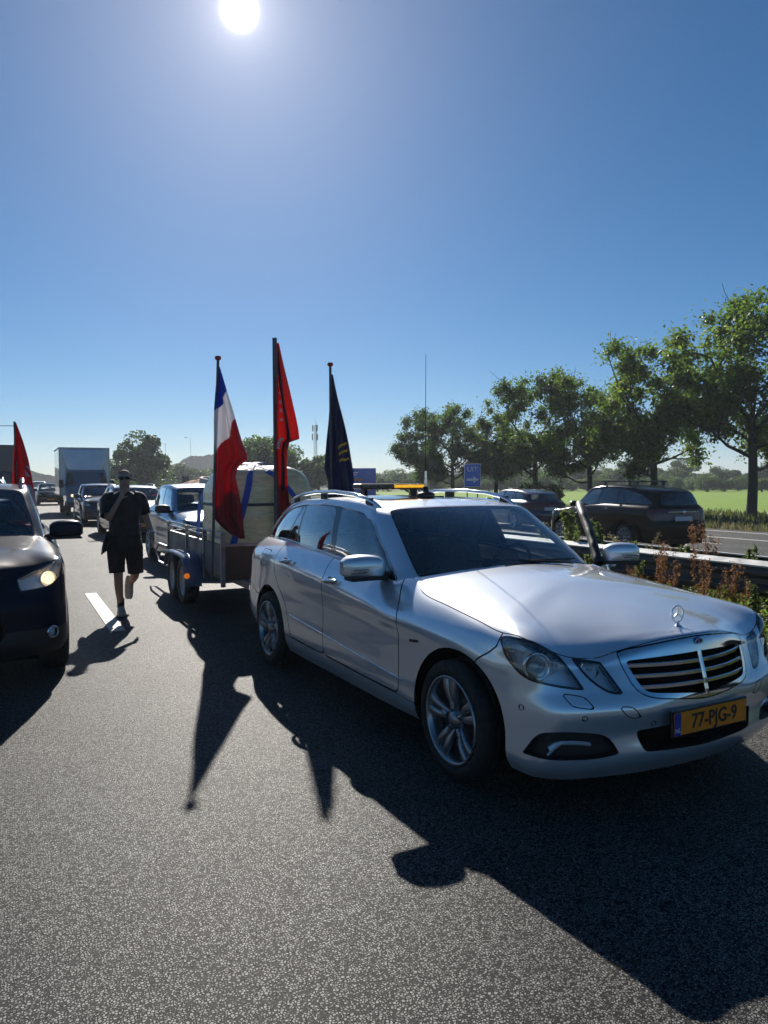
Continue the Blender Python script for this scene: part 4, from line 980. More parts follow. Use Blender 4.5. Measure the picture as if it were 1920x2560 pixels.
# daytime running lights in the fog recess
DRLM = mat('led_clear', (.80, .82, .85), .15, .3, coat=1.)
for sg in (1, -1):
    b = MB()
    pts = [(.630, .797, .346), (.648, .773, .372), (.664, .746, .382), (.686, .702, .382), (.704, .658, .378), (.716, .620, .370)]
    P = []
    for i, (x, y, z) in enumerate(pts):
        hgt = .026 if i == 0 else .016
        P.append([tuple(hl(x+.018, sg*y, z+hgt*.6)), tuple(hl(x+.028, sg*y, z)), tuple(hl(x+.018, sg*y, z-hgt*.6-(.012 if i < 2 else 0))), tuple(hl(x-.02, sg*y, z))])
    b.grid(P, smooth=False, wrap=True); recalc(b.build('daytime_light', DRLM, hero))
    # badge on the front wing
    b = MB(); P0 = [hl(-.40+.075*t, sg*(.925+.001), .688-.010*t) for t in (0, 1)]
    b.box((P0[0]+P0[1])/2, (.006, .085, .016), R=Matrix.Rotation(rad(-7), 3, 'X')); b.build('wing_badge', GLOSSB, hero)
    for k in range(2):      # indicator slots in the mirror shells
        pass
    # bright sill moulding
    b = MB(); b.tube([hl(-.50, sg*.9265, .425), hl(-1.0, sg*.929, .452), hl(-1.64, sg*.930, .491), hl(-2.33, sg*.925, .526)], .0045, 6); b.build('side_moulding', CHROME, hero)
    # mirror indicator strips
for mo in [c for c in hero.children if c.name.startswith('door_mirror')]:
    sg = 1 if np.mean([v.co.x for v in mo.data.vertices]) < 0 else -1
    for k in range(2):
        s = MB()
        for q in range(6 if k == 0 else 8):
            s.box(hl(-.842-.004*q, sg*(1.066-.020*q+.012*k), 1.045-.018*k), (.014, .012, .006))
        o = s.build('indicator_strip', GLOSSB, mo); o['kind'] = 'stuff'
# wipers
for (a, b_, c_) in (((-.58, .10, 1.045), (-.66, -.25, 1.055), (-.70, -.60, 1.050)), ((-.57, -.45, 1.04), (-.63, -.12, 1.065), (-.72, .30, 1.075))):
    b = MB(); b.tube([hl(*a), hl(*b_)], .008, 6); b.tube([hl(b_[0], b_[1]-.28, b_[2]-.004), hl(*b_), hl(*c_)], .006, 6); b.build('wiper', BLACK, hero)
# amber light bar on the roof
LED_ON = mat('amber_led', (.9, .55, .05), .25, emit=((1., .45, .02), .25)); LED_OFF = mat('clear_led', (.10, .10, .09), .12, coat=1., var=.4, vscale=120)
def hw_(x, y, z): return hero.matrix_world @ hl(x, y, z)
bpy.context.view_layer.update()
hero_m = Matrix.Translation(Vector(HERO_LOC)) @ Matrix.Rotation(HERO_YAW, 4, 'Z')
def hpos(x, y, z): return hero_m @ hl(x, y, z)
lb = thing('light_bar', 'slim black light bar with amber modules lit at one end, on the silver estate roof', 'light bar', hpos(-2.15, .10, 1.474), HERO_YAW+rad(2))
b = MB(); b.box((0, 0, .085), (.62, .15, .044), bev=.012); b.build('housing', BLACK, lb)
for k in range(8):
    x = -.263+.075*k; on = k >= 4
    for sy in (-1, 1):
        b = MB(); b.box((x, sy*.081, .085), (.070, .012, .028), 0, bev=.003)
        if on:
            for q in range(3): b.lathe([(0, .008*sy), (.011, .006*sy), (.013, -.002*sy)], 'Y', n=10, c=(x-.023+.023*q, sy*.0865, .085), m=1)
        else:
            for q in range(3): b.box((x-.023+.023*q, sy*.088, .085), (.016, .004, .020), 1)
        b.build('lamp_module', [LED_ON, mat('amber_led_lens', (1, .7, .1), .1, emit=((1, .52, .03), .55))] if on else [LED_OFF, LED_OFF], lb)
for sx_ in (-.24, .24):
    b = MB(); b.box((sx_, 0, .035), (.03, .08, .06), bev=.006); b.lathe([(.035, 0), (.032, .008), (.012, .012)], 'Z', n=16, c=(sx_, 0, .0)); b.build('foot', BLACK, lb)
b = MB(); b.tube([(.10, -.08, .06), (.12, -.14, .03), (.05, -.22, .0), (.18, -.32, .0), (.34, -.30, .0), (.42, -.1, -.01)], .006, 6); b.build('cable', BLACK, lb)
an = thing('whip_antenna', 'long thin whip antenna on a magnetic foot beside the light bar', 'antenna', hpos(-1.86, -.08, 1.482), 0)
b = MB(); b.lathe([(.075, 0), (.074, .012), (.06, .026), (.03, .032), (.022, .05), (.02, .075)], 'Z', n=24); b.build('foot', BLACK, an)
b = MB(); b.tube([(0, 0, .075), (0, 0, .13)], .014, 10); b.tube([(0, 0, .13), (0, 0, .20)], .009, 8); b.build('coil', CHROME, an)
b = MB(); b.tube([(0, 0, .2), (0.0, 0, .7), (0.003, 0, 1.14)], [.0035, .0028, .002], 6); b.build('whip', BLACK, an)

# ------------------------------------------------------------------ trailer with its wrapped load and three flags
TRX, TRY = 2.86, 8.42            # front middle of the box
TR_STEEL = mat('trailer_steel', (.22, .235, .26), .42, .7, var=.35, vscale=5); TR_PANEL = mat('trailer_panel', (.085, .095, .115), .5, .3, var=.4, vscale=3)
FENDER = mat('blue_grey_mudguard', (.11, .15, .24), .42, .2, coat=.3, var=.25, vscale=4)
PLY = mat('brown_plywood', (.075, .045, .028), .6, var=.35, vscale=6)
tr = thing('trailer', 'grey tandem axle trailer with railed sides and blue mudguards, hitched behind the silver estate', 'trailer', (TRX, TRY, 0), .0)
hw, L0, zf, zr_ = .69, 3.25, .52, .87
b = MB(); b.box((0, L0/2, zf-.03), (2*hw, L0, .05)); b.build('floor', PLY, tr)
b = MB(); b.box((-.45, L0/2-.3, .43), (.06, L0+.3, .09)); b.box((.45, L0/2-.3, .43), (.06, L0+.3, .09)); b.tube([(-.45, .1, .44), (0, -.95, .44)], .04, 8); b.tube([(.45, .1, .44), (0, -.95, .44)], .04, 8); b.build('chassis', TR_STEEL, tr)
def side_panel(x):
    b = MB(); b.box((x, L0/2, (zf+zr_)/2), (.025, L0, zr_-zf)); 
    for z in (zf+.01, zf+.17, zr_-.01): b.box((x, L0/2, z), (.04, L0+.004, .022))
    return b.build('side_panel', TR_PANEL, tr)
for x in (-hw, hw): side_panel(x)
b = MB(); b.box((0, 0, (zf+zr_)/2), (2*hw-.03, .025, zr_-zf)); b.build('front_panel', PLY, tr)
b = MB(); b.box((0, -.004, zr_), (2*hw, .045, .03)); b.build('front_rail', TR_STEEL, tr)
b = MB(); b.box((0, L0, (zf+zr_)/2), (2*hw-.03, .025, zr_-zf)); b.build('tailgate', TR_PANEL, tr)
for x in (-hw-.005, hw+.005):
    for y in (0, .88, 1.9, L0-.03):
        b = MB(); b.box((x, y, .70), (.05, .05, .62), bev=.006); b.build('stanchion', TR_STEEL, tr)
    for z in (.945, 1.005):
        b = MB(); b.tube([(x, .0, z), (x, L0-.03, z)], .013, 6); b.build('rail', TR_STEEL, tr)
for sg in (-1, 1):
    for y in (1.42, 2.10):
        w = MB(); w.lathe([(.19, -.07), (.20, -.085), (.28, -.09), (.308, -.06), (.31, 0), (.308, .06), (.28, .09), (.20, .085), (.19, .07)], 'X', n=32)
        W_ = w.build('wheel', RUBBER, tr); W_.location = (sg*(hw+.105), y, .31); W_.rotation_euler = (0, 0, math.pi if sg < 0 else 0)
        r = MB(); r.lathe([(.195, .07), (.18, .075), (.165, .05), (.12, .035), (.07, .05), (.05, .06), (0, .062)], 'X', n=28); r.build('rim', mat('trailer_rim', (.33, .33, .33), .45, .6, var=.2), W_)
    # mudguard over both wheels: rounded front and rear, flat top with a rolled lip
    P = []; xi, xo = sg*(hw+.012), sg*(hw+.225)
    path = [(1.42-.39, .28), (1.42-.385, .40), (1.42-.33, .55), (1.42-.22, .635), (1.42-.08, .665), (1.76, .67), (2.10+.08, .665), (2.10+.24, .63), (2.10+.34, .55), (2.10+.39, .42)]
    path = [tuple(q) for q in curve(path, closed=False)]
    for (y, z) in path: P.append([(xi, y, z), ((xi+xo)/2, y, z+.006), (xo-sg*.01, y, z), (xo, y, z-.012), (xo, y, z-.03)])
    b = MB(); b.grid(P); b.grid([[(p[0], p[1]*1+.0, p[2]-.006) for p in r] for r in P]); b.build('mudguard', FENDER, tr)
    b = MB(); b.lathe([(0, -.018), (.03, -.014), (.036, .006)], 'Y', n=16); o = b.build('side_marker', mat('amber_marker', (.95, .25, .02), .25, coat=.8, emit=((1, .25, .01), .35)), tr); o.location = (sg*(hw+.20), 1.42-.392, .415)
b = MB(); b.tube([(0, -.95, .46), (0, -.75, .50), (0, -.62, .50)], [.045, .045, .03], 10); b.tube([(.12, -.6, .15), (.12, -.6, .75)], .025, 8); b.build('coupling', TR_STEEL, tr)
b = MB(); b.lathe([(0, -.04), (.09, -.04), (.1, 0), (.09, .04), (0, .04)], 'X', n=18, c=(.12, -.6, .12)); b.build('jockey_wheel', RUBBER, tr)
# pale board lying out of the back corner
b = MB(); b.box((-hw-.05, L0+.25, .62), (.03, .7, .03)); b.box((-hw-.05, L0+.25, .33), (.03, .7, .025)); b.tube([(-hw-.05, L0+.6, .62), (-hw-.05, L0+.9, .48), (-hw-.05, L0+.6, .33)], .015, 6); b.build('lamp_bracket', TR_STEEL, tr)

# the wrapped load: rounded block in cling film with wrinkles
def film(name='cling_film'):
    m = bpy.data.materials.new(name); m.use_nodes = True; N, L = nodes(m); b = N['Principled BSDF']
    t = N.new('ShaderNodeTexCoord'); mp = N.new('ShaderNodeMapping'); mp.inputs['Scale'].default_value = (3, 3, 14); L.new(t.outputs['Object'], mp.inputs['Vector'])
    n = N.new('ShaderNodeTexNoise'); n.inputs['Scale'].default_value = 1.6; n.inputs['Detail'].default_value = 6; n.inputs['Distortion'].default_value = 1.2; L.new(mp.outputs[0], n.inputs['Vector'])
    r = N.new('ShaderNodeValToRGB'); r.color_ramp.elements[0].color = (.40, .44, .31, 1); r.color_ramp.elements[0].position = .3; r.color_ramp.elements[1].color = (.68, .70, .54, 1); r.color_ramp.elements[1].position = .75
    L.new(n.outputs['Fac'], r.inputs[0]); L.new(r.outputs[0], b.inputs['Base Color']); b.inputs['Roughness'].default_value = .32; b.inputs['Coat Weight'].default_value = .8; b.inputs['Coat Roughness'].default_value = .08
    bp = N.new('ShaderNodeBump'); bp.inputs['Strength'].default_value = .55; bp.inputs['Distance'].default_value = .02; L.new(n.outputs['Fac'], bp.inputs['Height']); L.new(bp.outputs[0], b.inputs['Normal']); L.new(bp.outputs[0], b.inputs['Coat Normal'])
    tl = N.new('ShaderNodeBsdfTranslucent'); L.new(r.outputs[0], tl.inputs[0]); mx = N.new('ShaderNodeMixShader'); mx.inputs[0].default_value = .30; L.new(b.outputs[0], mx.inputs[1]); L.new(tl.outputs[0], mx.inputs[2]); L.new(mx.outputs[0], N['Material Output'].inputs[0])
    return m
FILM = film()
lx0, lx1, ly0, ly1, lz0, lz1 = 2.20, 3.38, 8.50, 9.78, .53, 1.80
def load_pt(u, v, grow=0.):
    """u around (0..1), v up the side and over the top (0..1): a super-ellipse block with a domed top"""
    a = 2*math.pi*u; c, s_ = math.cos(a), math.sin(a); e = .30
    px, py = abs(c)**e*(1 if c > 0 else -1), abs(s_)**e*(1 if s_ > 0 else -1)
    if v < .55: k = 1-.02*(v/.55); z = lz0+(1.36-lz0)*v/.55
    else:
        w = (v-.55)/.45*math.pi/2; k = .98*max(0, math.cos(w))**.42; z = 1.36+(lz1-1.36)*math.sin(w)**.9
    hx, hy = (lx1-lx0)/2+grow, (ly1-ly0)/2+grow
    n = .006*math.sin(14*z+5*a)+.006*math.sin(9*a+3*z)+.004*math.sin(31*z+2*a)
    return ((lx0+lx1)/2+px*k*(hx+n), (ly0+ly1)/2+py*k*(hy+n), z+grow*(1 if v > .55 else 0)+.004*math.sin(7*a+11*v))
ld = MB(); ld.grid([[load_pt(u, v) for u in np.linspace(0, 1, 97)[:-1]] for v in np.linspace(0, 1, 49)], wrap=True)
lo = ld.build('wrapped_load', FILM); tag(lo, 'big rounded load wrapped in pale film and strapped with blue webbing on the trailer', 'load'); recalc(lo)
WEB = mat('blue_webbing', (.012, .075, .42), .6, var=.25, vscale=60, bump=.3, bscale=300)
def strap(name, pts, w, m, label, n=40):
    """flat webbing through points, lying on the load; width direction given per point"""
    P = []
    q = np.array(pts, float); t = np.linspace(0, len(q)-1, n)
    pp = herm(q[:, :3], np.arange(len(q), dtype=float), t)
    for i in range(n):
        tg = pp[min(i+1, n-1)]-pp[max(i-1, 0)]; tg /= np.linalg.norm(tg); 
        c = np.array([(lx0+lx1)/2, (ly0+ly1)/2, 1.0]); nn = pp[i]-c; nn[2] *= .9; nn -= tg*(nn@tg); nn /= np.linalg.norm(nn); s_ = np.cross(tg, nn)
        P.append([tuple(pp[i]+s_*w/2), tuple(pp[i]+s_*w/2+nn*.004), tuple(pp[i]-s_*w/2+nn*.004), tuple(pp[i]-s_*w/2)])
    b = MB(); b.grid(P, smooth=False, wrap=True); o = b.build(name, m); recalc(o); return tag(o, label, 'strap', 'tie-down straps over the wrapped load')
yf = ly0-.022
strap('tie_down_strap', [(2.20, yf-.03, .56), (2.30, yf-.02, .88), (2.43, yf-.008, 1.30), (2.505, yf+.03, 1.56), (2.56, yf+.16, 1.72), (2.68, 8.9, 1.825), (3.0, 9.4, 1.825), (3.2, 9.74, 1.60), (3.28, 9.82, 1.0)], .078, WEB, 'blue strap slanting down to the trailer corner behind the striped flag')
strap('tie_down_strap', [(3.40, yf-.03, .80), (3.27, yf-.012, 1.06), (3.10, yf-.002, 1.36), (2.92, yf+.04, 1.60), (2.76, yf+.2, 1.74), (2.62, 8.95, 1.825), (2.4, 9.45, 1.78), (2.25, 9.80, 1.40), (2.2, 9.84, .9)], .078, WEB, 'blue strap slanting down towards the estate roof, crossing behind the orange-red flag')
strap('tie_down_strap', [(2.16, 9.6, 1.33), (2.17, 8.9, 1.33), (2.21, yf+.03, 1.33), (2.30, yf, 1.33), (2.85, yf-.008, 1.33), (3.30, yf, 1.33), (3.40, yf+.05, 1.33), (3.43, 9.2, 1.33)], .035, mat('dark_band', (.045, .05, .07), .6), 'thin dark band running level round the wrapped load')

# ---- flags
def flag_mat(name, col, trans, tr=.35):
    m = bpy.data.materials.new(name); m.use_nodes = True; N, L = nodes(m); b = N['Principled BSDF']; o = N['Material Output']
    b.inputs['Base Color'].default_value = (*col, 1); b.inputs['Roughness'].default_value = .75; b.inputs['Sheen Weight'].default_value = .2
    t = N.new('ShaderNodeTexCoord'); w = N.new('ShaderNodeTexWave'); w.inputs['Scale'].default_value = 260; w.inputs['Distortion'].default_value = .5; L.new(t.outputs['Object'], w.inputs['Vector'])
    bp = N.new('ShaderNodeBump'); bp.inputs['Strength'].default_value = .12; bp.inputs['Distance'].default_value = .001; L.new(w.outputs['Fac'], bp.inputs['Height']); L.new(bp.outputs[0], b.inputs['Normal'])
    tl = N.new('ShaderNodeBsdfTranslucent'); tl.inputs[0].default_value = (*trans, 1); mx = N.new('ShaderNodeMixShader'); mx.inputs[0].default_value = tr
    L.new(b.outputs[0], mx.inputs[1]); L.new(tl.outputs[0], mx.inputs[2]); L.new(mx.outputs[0], o.inputs[0]); MATS[name] = m; return m
F_RED = flag_mat('flag_red', (.33, .013, .020), (.50, .016, .022), .42); F_WHITE = flag_mat('flag_white', (.74, .74, .78), (.78, .76, .78), .40); F_BLUE = flag_mat('flag_blue', (.02, .07, .34), (.025, .09, .48), .42)
F_ORED = flag_mat('flag_orange_red', (.46, .035, .025), (.60, .045, .03), .55); F_NAVY = flag_mat('flag_navy', (.018, .026, .075), (.04, .055, .16), .42); F_YEL = flag_mat('flag_yellow', (.55, .45, .05), (.6, .5, .06), .3)
F_DK = flag_mat('flag_fold_shade', (.02, .015, .05), (.03, .02, .07), .2); F_INK = flag_mat('flag_pale_print', (.42, .36, .42), (.4, .35, .4), .2)  # dark purple: a fold's shade put into colour, a band on the orange-red flag
CAP = mat('red_finial', (.35, .03, .03), .5); POLE = mat('grey_pole', (.085, .09, .10), .45, var=.2)
def cloth(parent, name, mats, rows, colour, n=150, k=56, fold=.05, nf=3.2, seed=0., thick=.0025):
    """a hanging flag. rows: (height, left edge x, right edge x), in the parent's x-z plane; gathered into folds that run down it"""
    rows = np.array(rows, float)[::-1]; zs = np.linspace(rows[0, 0], rows[-1, 0], n)
    xl = np.interp(zs, rows[:, 0], rows[:, 1]); xr = np.interp(zs, rows[:, 0], rows[:, 2]); P = []; C = []
    top = rows[-1, 0]
    for i, z in enumerate(zs):
        row = []; crow = []; f = min(1, (top-z)/.5)
        for j in range(k):
            s = j/(k-1); x = xl[i]+(xr[i]-xl[i])*s
            d = fold*f*(math.sin(nf*math.pi*s+seed+1.2*z)+.45*math.sin(2.3*nf*math.pi*s+2*seed-2.0*z))*min(1, s*5)
            row.append((x+.012*f*math.sin(9*s+4*z+seed), d, z)); crow.append((s, z, x))
        P.append(row); C.append(crow)
    b = MB(); b.grid(P, 0, True); o = b.build(name, mats, parent)
    idx = 0
    for i in range(n-1):
        for j in range(k-1):
            s = (C[i][j][0]+C[i+1][j+1][0])/2; z = (zs[i]+zs[i+1])/2; x = (C[i][j][2]+C[i+1][j+1][2])/2
            o.data.polygons[idx].material_index = colour(s, z, x); idx += 1
    md = o.modifiers.new('cloth', 'SOLIDIFY'); md.thickness = thick; return o
FY = TRY-.03; CR = rad(-26.7)      # flags hang roughly square to the wind from the right
def flag(px, ztop, label, mats, rows, colour, cap=True, r=.016, lean=0., **k):
    t = thing('flag', label, 'flag', (px, FY, 0), CR, 'flags standing at the front of the trailer')
    b = MB()
    if cap: b.tube([(-lean, 0, .50), (0, 0, ztop-.03)], r, 10)
    else: b.box((0, 0, (.5+ztop)/2), (.05, .03, ztop-.5))
    b.build('pole', POLE, t)
    if cap: b = MB(); b.lathe([(0, .02), (.03, .02), (.036, .005), (.034, -.015), (.012, -.03), (0, -.03)], 'Z', n=18, c=(0, 0, ztop)); b.build('finial', CAP, t)
    cloth(t, 'cloth', mats, rows, colour, **k); return t
def dutch(s, z, x):
    zb = 2.46-(.0-.08)*0+ .20*max(0, s-.25)        # slanting stripe edges of a flag hanging from its hoist
    if z > 2.40+.26*max(0, s-.1): return 2
    if z > 1.90+.42*s: return 1
    return 0
flag(2.13, 3.0, 'blue white and red striped flag with red pole cap, hanging nearest the walking man', [F_RED, F_WHITE, F_BLUE],
     [(2.90, -.008, .02), (2.6, -.03, .095), (2.3, -.055, .19), (2.05, -.07, .27), (1.92, -.075, .32), (1.86, -.075, .33), (1.76, -.08, .21), (1.66, -.08, .185), (1.45, -.085, .22), (1.2, -.07, .25), (1.1, .02, .26), (1.0, .14, .275), (.955, .24, .28)], dutch, lean=.10, seed=.4)
def ored(s, z, x):
    if 0.42 < s < .60 and z > 1.5: return 1
    if .22 < s < .34 and ((1.98 < z < 2.12) or (2.3 < z < 2.9 and math.sin(z*60) > .45)): return 2
    return 0
flag(2.80, 3.28, 'orange-red flag with pale print on a square pole, between the other two flags', [F_ORED, F_DK, F_INK],
     [(3.22, .02, .05), (2.9, -.02, .12), (2.5, -.01, .20), (2.22, -.005, .265), (2.10, -.01, .285), (2.06, -.01, .17), (1.95, -.015, .15), (1.5, -.005, .16), (1.28, .0, .18), (1.18, .01, .175), (1.12, .03, .15), (1.08, .1, .12)], ored, cap=False, seed=1.7, nf=2.4, fold=.06)
def navy(s, z, x):
    for (zc, k_) in ((2.02, .16), (1.94, .14), (1.86, .05)):
        if .50 < s < .92 and abs(z-(zc+(s-.6)*k_)) < .013: return 1
    return 0
flag(3.50, 3.02, 'dark navy flag with thin yellow arcs and red pole cap, above the estate roof', [F_NAVY, F_YEL],
     [(2.90, .0, .03), (2.6, -.01, .09), (2.3, -.02, .155), (2.0, -.05, .22), (1.75, -.075, .27), (1.6, -.04, .29), (1.4, -.055, .30), (1.1, -.06, .28), (.9, -.05, .25)], navy, seed=2.6, fold=.055)
# ------------------------------------------------------------------ the walking man
SKIN = mat('skin', (.38, .22, .15), .48, var=.12, vscale=18); TEE = mat('black_cotton', (.010, .010, .012), .85, var=.3, vscale=14, sheen=.2, bump=.25, bscale=40)
SHORT = mat('black_shorts_cloth', (.008, .008, .010), .8, var=.3, vscale=12, bump=.25, bscale=40); SHOE = mat('pale_trainer', (.42, .40, .36), .7, var=.2, vscale=30); SOLE = mat('pale_sole', (.45, .40, .33), .7, var=.2)
MX, MY = 1.22, 9.36
man = thing('person', 'man in black t-shirt, black shorts and sunglasses walking with a hand at his mouth', 'person', (MX, MY, 0), rad(-7))
def skin_mesh(name, V, Ed, root, m, parent, lv=2):
    names = list(V); ix = {n: i for i, n in enumerate(names)}
    me = bpy.data.meshes.new(name); me.from_pydata([V[n][0] for n in names], [(ix[a], ix[b]) for a, b in Ed], [])
    o = link(name, me, parent); sk = o.modifiers.new('skin', 'SKIN'); sk.use_smooth_shade = True; sk.branch_smoothing = .4
    for i, n in enumerate(names):
        r = V[n][1]; r = r if isinstance(r, tuple) else (r, r); me.skin_vertices[0].data[i].radius = r; me.skin_vertices[0].data[i].use_root = (n == root)
    subsurf(o, lv); me.materials.append(m); return o
V = {'pelvis': ((0, 0, .93), (.145, .11)), 'waist': ((0, .01, 1.08), (.14, .105)), 'chest': ((0, .0, 1.30), (.165, .115)), 'neck0': ((0, .01, 1.445), (.085, .08)),
     'neck': ((.005, -.002, 1.50), (.066, .066)), 'jaw': ((.008, -.030, 1.555), (.070, .078)), 'face': ((.008, -.018, 1.640), (.088, .104)), 'crown': ((.008, -.004, 1.705), (.080, .095)), 'top': ((.008, .0, 1.745), (.045, .055)),
     'nose': ((.010, -.122, 1.618), (.013, .014)),
     # his left arm hangs (picture right)
     'sh_l': ((.165, .01, 1.42), .068), 'el_l': ((.245, .05, 1.19), .042), 'wr_l': ((.315, -.05, .985), .027), 'palm_l': ((.322, -.085, .915), (.034, .020)),
     # his right arm bends up to the mouth
     'sh_r': ((-.165, .01, 1.42), .068), 'el_r': ((-.185, -.16, 1.155), .043), 'wr_r': ((-.075, -.245, 1.36), .028), 'palm_r': ((-.025, -.215, 1.45), (.034, .020)),
     'hip_l': ((.088, .0, .86), .088), 'kn_l': ((.115, .015, .49), .055), 'cf_l': ((.095, .17, .42), .050), 'an_l': ((.055, .36, .335), .034), 'ft_l': ((.045, .36, .24), .03),
     'hip_r': ((-.088, .0, .86), .088), 'kn_r': ((-.080, -.03, .48), .056), 'cf_r': ((-.078, -.005, .34), .054), 'an_r': ((-.058, .03, .095), .034), 'ft_r': ((-.055, -.06, .055), .03)}
Ed = [('pelvis', 'waist'), ('waist', 'chest'), ('chest', 'neck0'), ('neck0', 'neck'), ('neck', 'jaw'), ('jaw', 'face'), ('face', 'crown'), ('crown', 'top'), ('face', 'nose'),
      ('chest', 'sh_l'), ('sh_l', 'el_l'), ('el_l', 'wr_l'), ('wr_l', 'palm_l'), ('chest', 'sh_r'), ('sh_r', 'el_r'), ('el_r', 'wr_r'), ('wr_r', 'palm_r'),
      ('pelvis', 'hip_l'), ('hip_l', 'kn_l'), ('kn_l', 'cf_l'), ('cf_l', 'an_l'), ('an_l', 'ft_l'), ('pelvis', 'hip_r'), ('hip_r', 'kn_r'), ('kn_r', 'cf_r'), ('cf_r', 'an_r'), ('an_r', 'ft_r')]
def fingers(tag_, palm, base_dir, side_dir, curl, spread=.016):
    bd = Vector(base_dir).normalized(); sd = Vector(side_dir).normalized(); cl = Vector(curl).normalized(); p = Vector(palm)
    for k, ln in enumerate((.070, .080, .075, .058)):
        s = (k-1.5)*spread; a = p+bd*.035+sd*s; m_ = a+bd*ln*.55+cl*ln*.10; e = m_+bd*ln*.35+cl*ln*.30
        for nm, q, r in (('a', a, .010), ('b', m_, .009), ('c', e, .0075)): V[f'{tag_}{k}{nm}'] = (tuple(q), r)
        Ed.extend([(palm_n[tag_], f'{tag_}{k}a'), (f'{tag_}{k}a', f'{tag_}{k}b'), (f'{tag_}{k}b', f'{tag_}{k}c')])
    t0 = p-sd*.032+cl*.01-bd*.01; t1 = t0-sd*.022+bd*.034+cl*.012
    V[f'{tag_}ta'] = (tuple(t0), .011); V[f'{tag_}tb'] = (tuple(t1), .009); Ed.extend([(palm_n[tag_], f'{tag_}ta'), (f'{tag_}ta', f'{tag_}tb')])
palm_n = {'L': 'palm_l', 'R': 'palm_r'}
fingers('L', V['palm_l'][0], (.02, -.10, -1), (0, -1, .1), (-1, -.2, 0)); fingers('R', V['palm_r'][0], (.45, .25, .85), (-.75, .1, .5), (.3, .9, -.1), .015)
body = skin_mesh('body', V, Ed, 'pelvis', SKIN, man)
# ears, mouth
b = MB()
def ring(c, rx, ry, n=20, tilt=0., e=1.): return [(c[0]+rx*abs(math.cos(a))**e*(1 if math.cos(a) > 0 else -1), c[1]+ry*abs(math.sin(a))**e*(1 if math.sin(a) > 0 else -1), c[2]+tilt*math.cos(a)) for a in np.linspace(0, 2*math.pi, n+1)[:-1]]
# t-shirt: torso rings plus sleeves
t = MB()
prof = [(.875, .185, .135, 0, .0), (.90, .190, .138, 0, 0), (1.0, .178, .130, 0, .0), (1.12, .172, .125, 0, .0), (1.25, .186, .132, 0, -.005), (1.36, .190, .130, 0, -.005), (1.43, .165, .110, 0, .0), (1.475, .105, .085, 0, .003), (1.492, .075, .072, .003, .0)]
zz = np.linspace(.875, 1.492, 40); pr = np.array(prof); P = []
for z in zz:
    rx, ry, cx, cy = [np.interp(z, pr[:, 0], pr[:, i]) for i in range(1, 5)]
    P.append([(x+.006*math.sin(22*z+8*a), y+.007*math.sin(17*z+11*a), zq) for a, (x, y, zq) in zip(np.linspace(0, 6.28, 29)[:-1], ring((cx, cy, z), rx, ry, 28, e=.85))])
t.grid(P, wrap=True)
def sleeve(pts, rs):
    q = herm(np.array(pts), np.arange(len(pts), dtype=float), np.linspace(0, len(pts)-1, 14)); r = np.interp(np.linspace(0, len(pts)-1, 14), range(len(rs)), rs)
    r = [a+.004*math.sin(5*i) for i, a in enumerate(r)]; t.tube(q.tolist(), list(r), 16, cap=False)
sleeve([(.10, .0, 1.43), (.18, .012, 1.395), (.215, .035, 1.29), (.232, .045, 1.22)], [.075, .086, .080, .078])
sleeve([(-.10, .0, 1.43), (-.18, .0, 1.395), (-.19, -.075, 1.28), (-.19, -.125, 1.205)], [.075, .086, .082, .080])
o = t.build('t_shirt', TEE, man); o.modifiers.new('cloth', 'SOLIDIFY').thickness = .006; subsurf(o, 1)
# shorts
t = MB(); P = []
for z in np.linspace(.79, .97, 8): P.append([(x, y, q) for (x, y, q) in ring((0, .0, z), .182, .140, 28, e=.8)])
t.grid(P, wrap=True)
def leg(pts, rs):
    q = herm(np.array(pts), np.arange(len(pts), dtype=float), np.linspace(0, len(pts)-1, 16)); r = np.interp(np.linspace(0, len(pts)-1, 16), range(len(rs)), rs); r = [a+.005*math.sin(3.1*i+a*90) for i, a in enumerate(r)]
    t.tube(q.tolist(), list(r), 20, cap=False)
leg([(-.090, .0, .90), (-.098, .0, .80), (-.098, -.015, .62), (-.094, -.025, .515)], [.105, .112, .098, .092]); leg([(.090, .0, .90), (.098, .0, .80), (.110, .005, .63), (.120, .012, .50)], [.105, .112, .098, .094])
o = t.build('shorts', SHORT, man); o.modifiers.new('cloth', 'SOLIDIFY').thickness = .006; subsurf(o, 1)
# jacket / bag cloth tied at the hip
t = MB(); P = []
for i, z in enumerate(np.linspace(1.02, .77, 14)):
    u = i/13; w = .03+.055*math.sin(min(1, u*1.25)*1.9)
    P.append([(-.185-.045*u-w*.5*math.cos(a)+.006*math.sin(9*a+6*u), -.03-w*.9*math.sin(a), z-.03*math.cos(a)*u) for a in np.linspace(0, 2*math.pi, 15)[:-1]])
t.grid(P, wrap=True); t.add(P[-1], [range(14)]); o = t.build('hip_bag', SHORT, man); recalc(o); subsurf(o, 1)
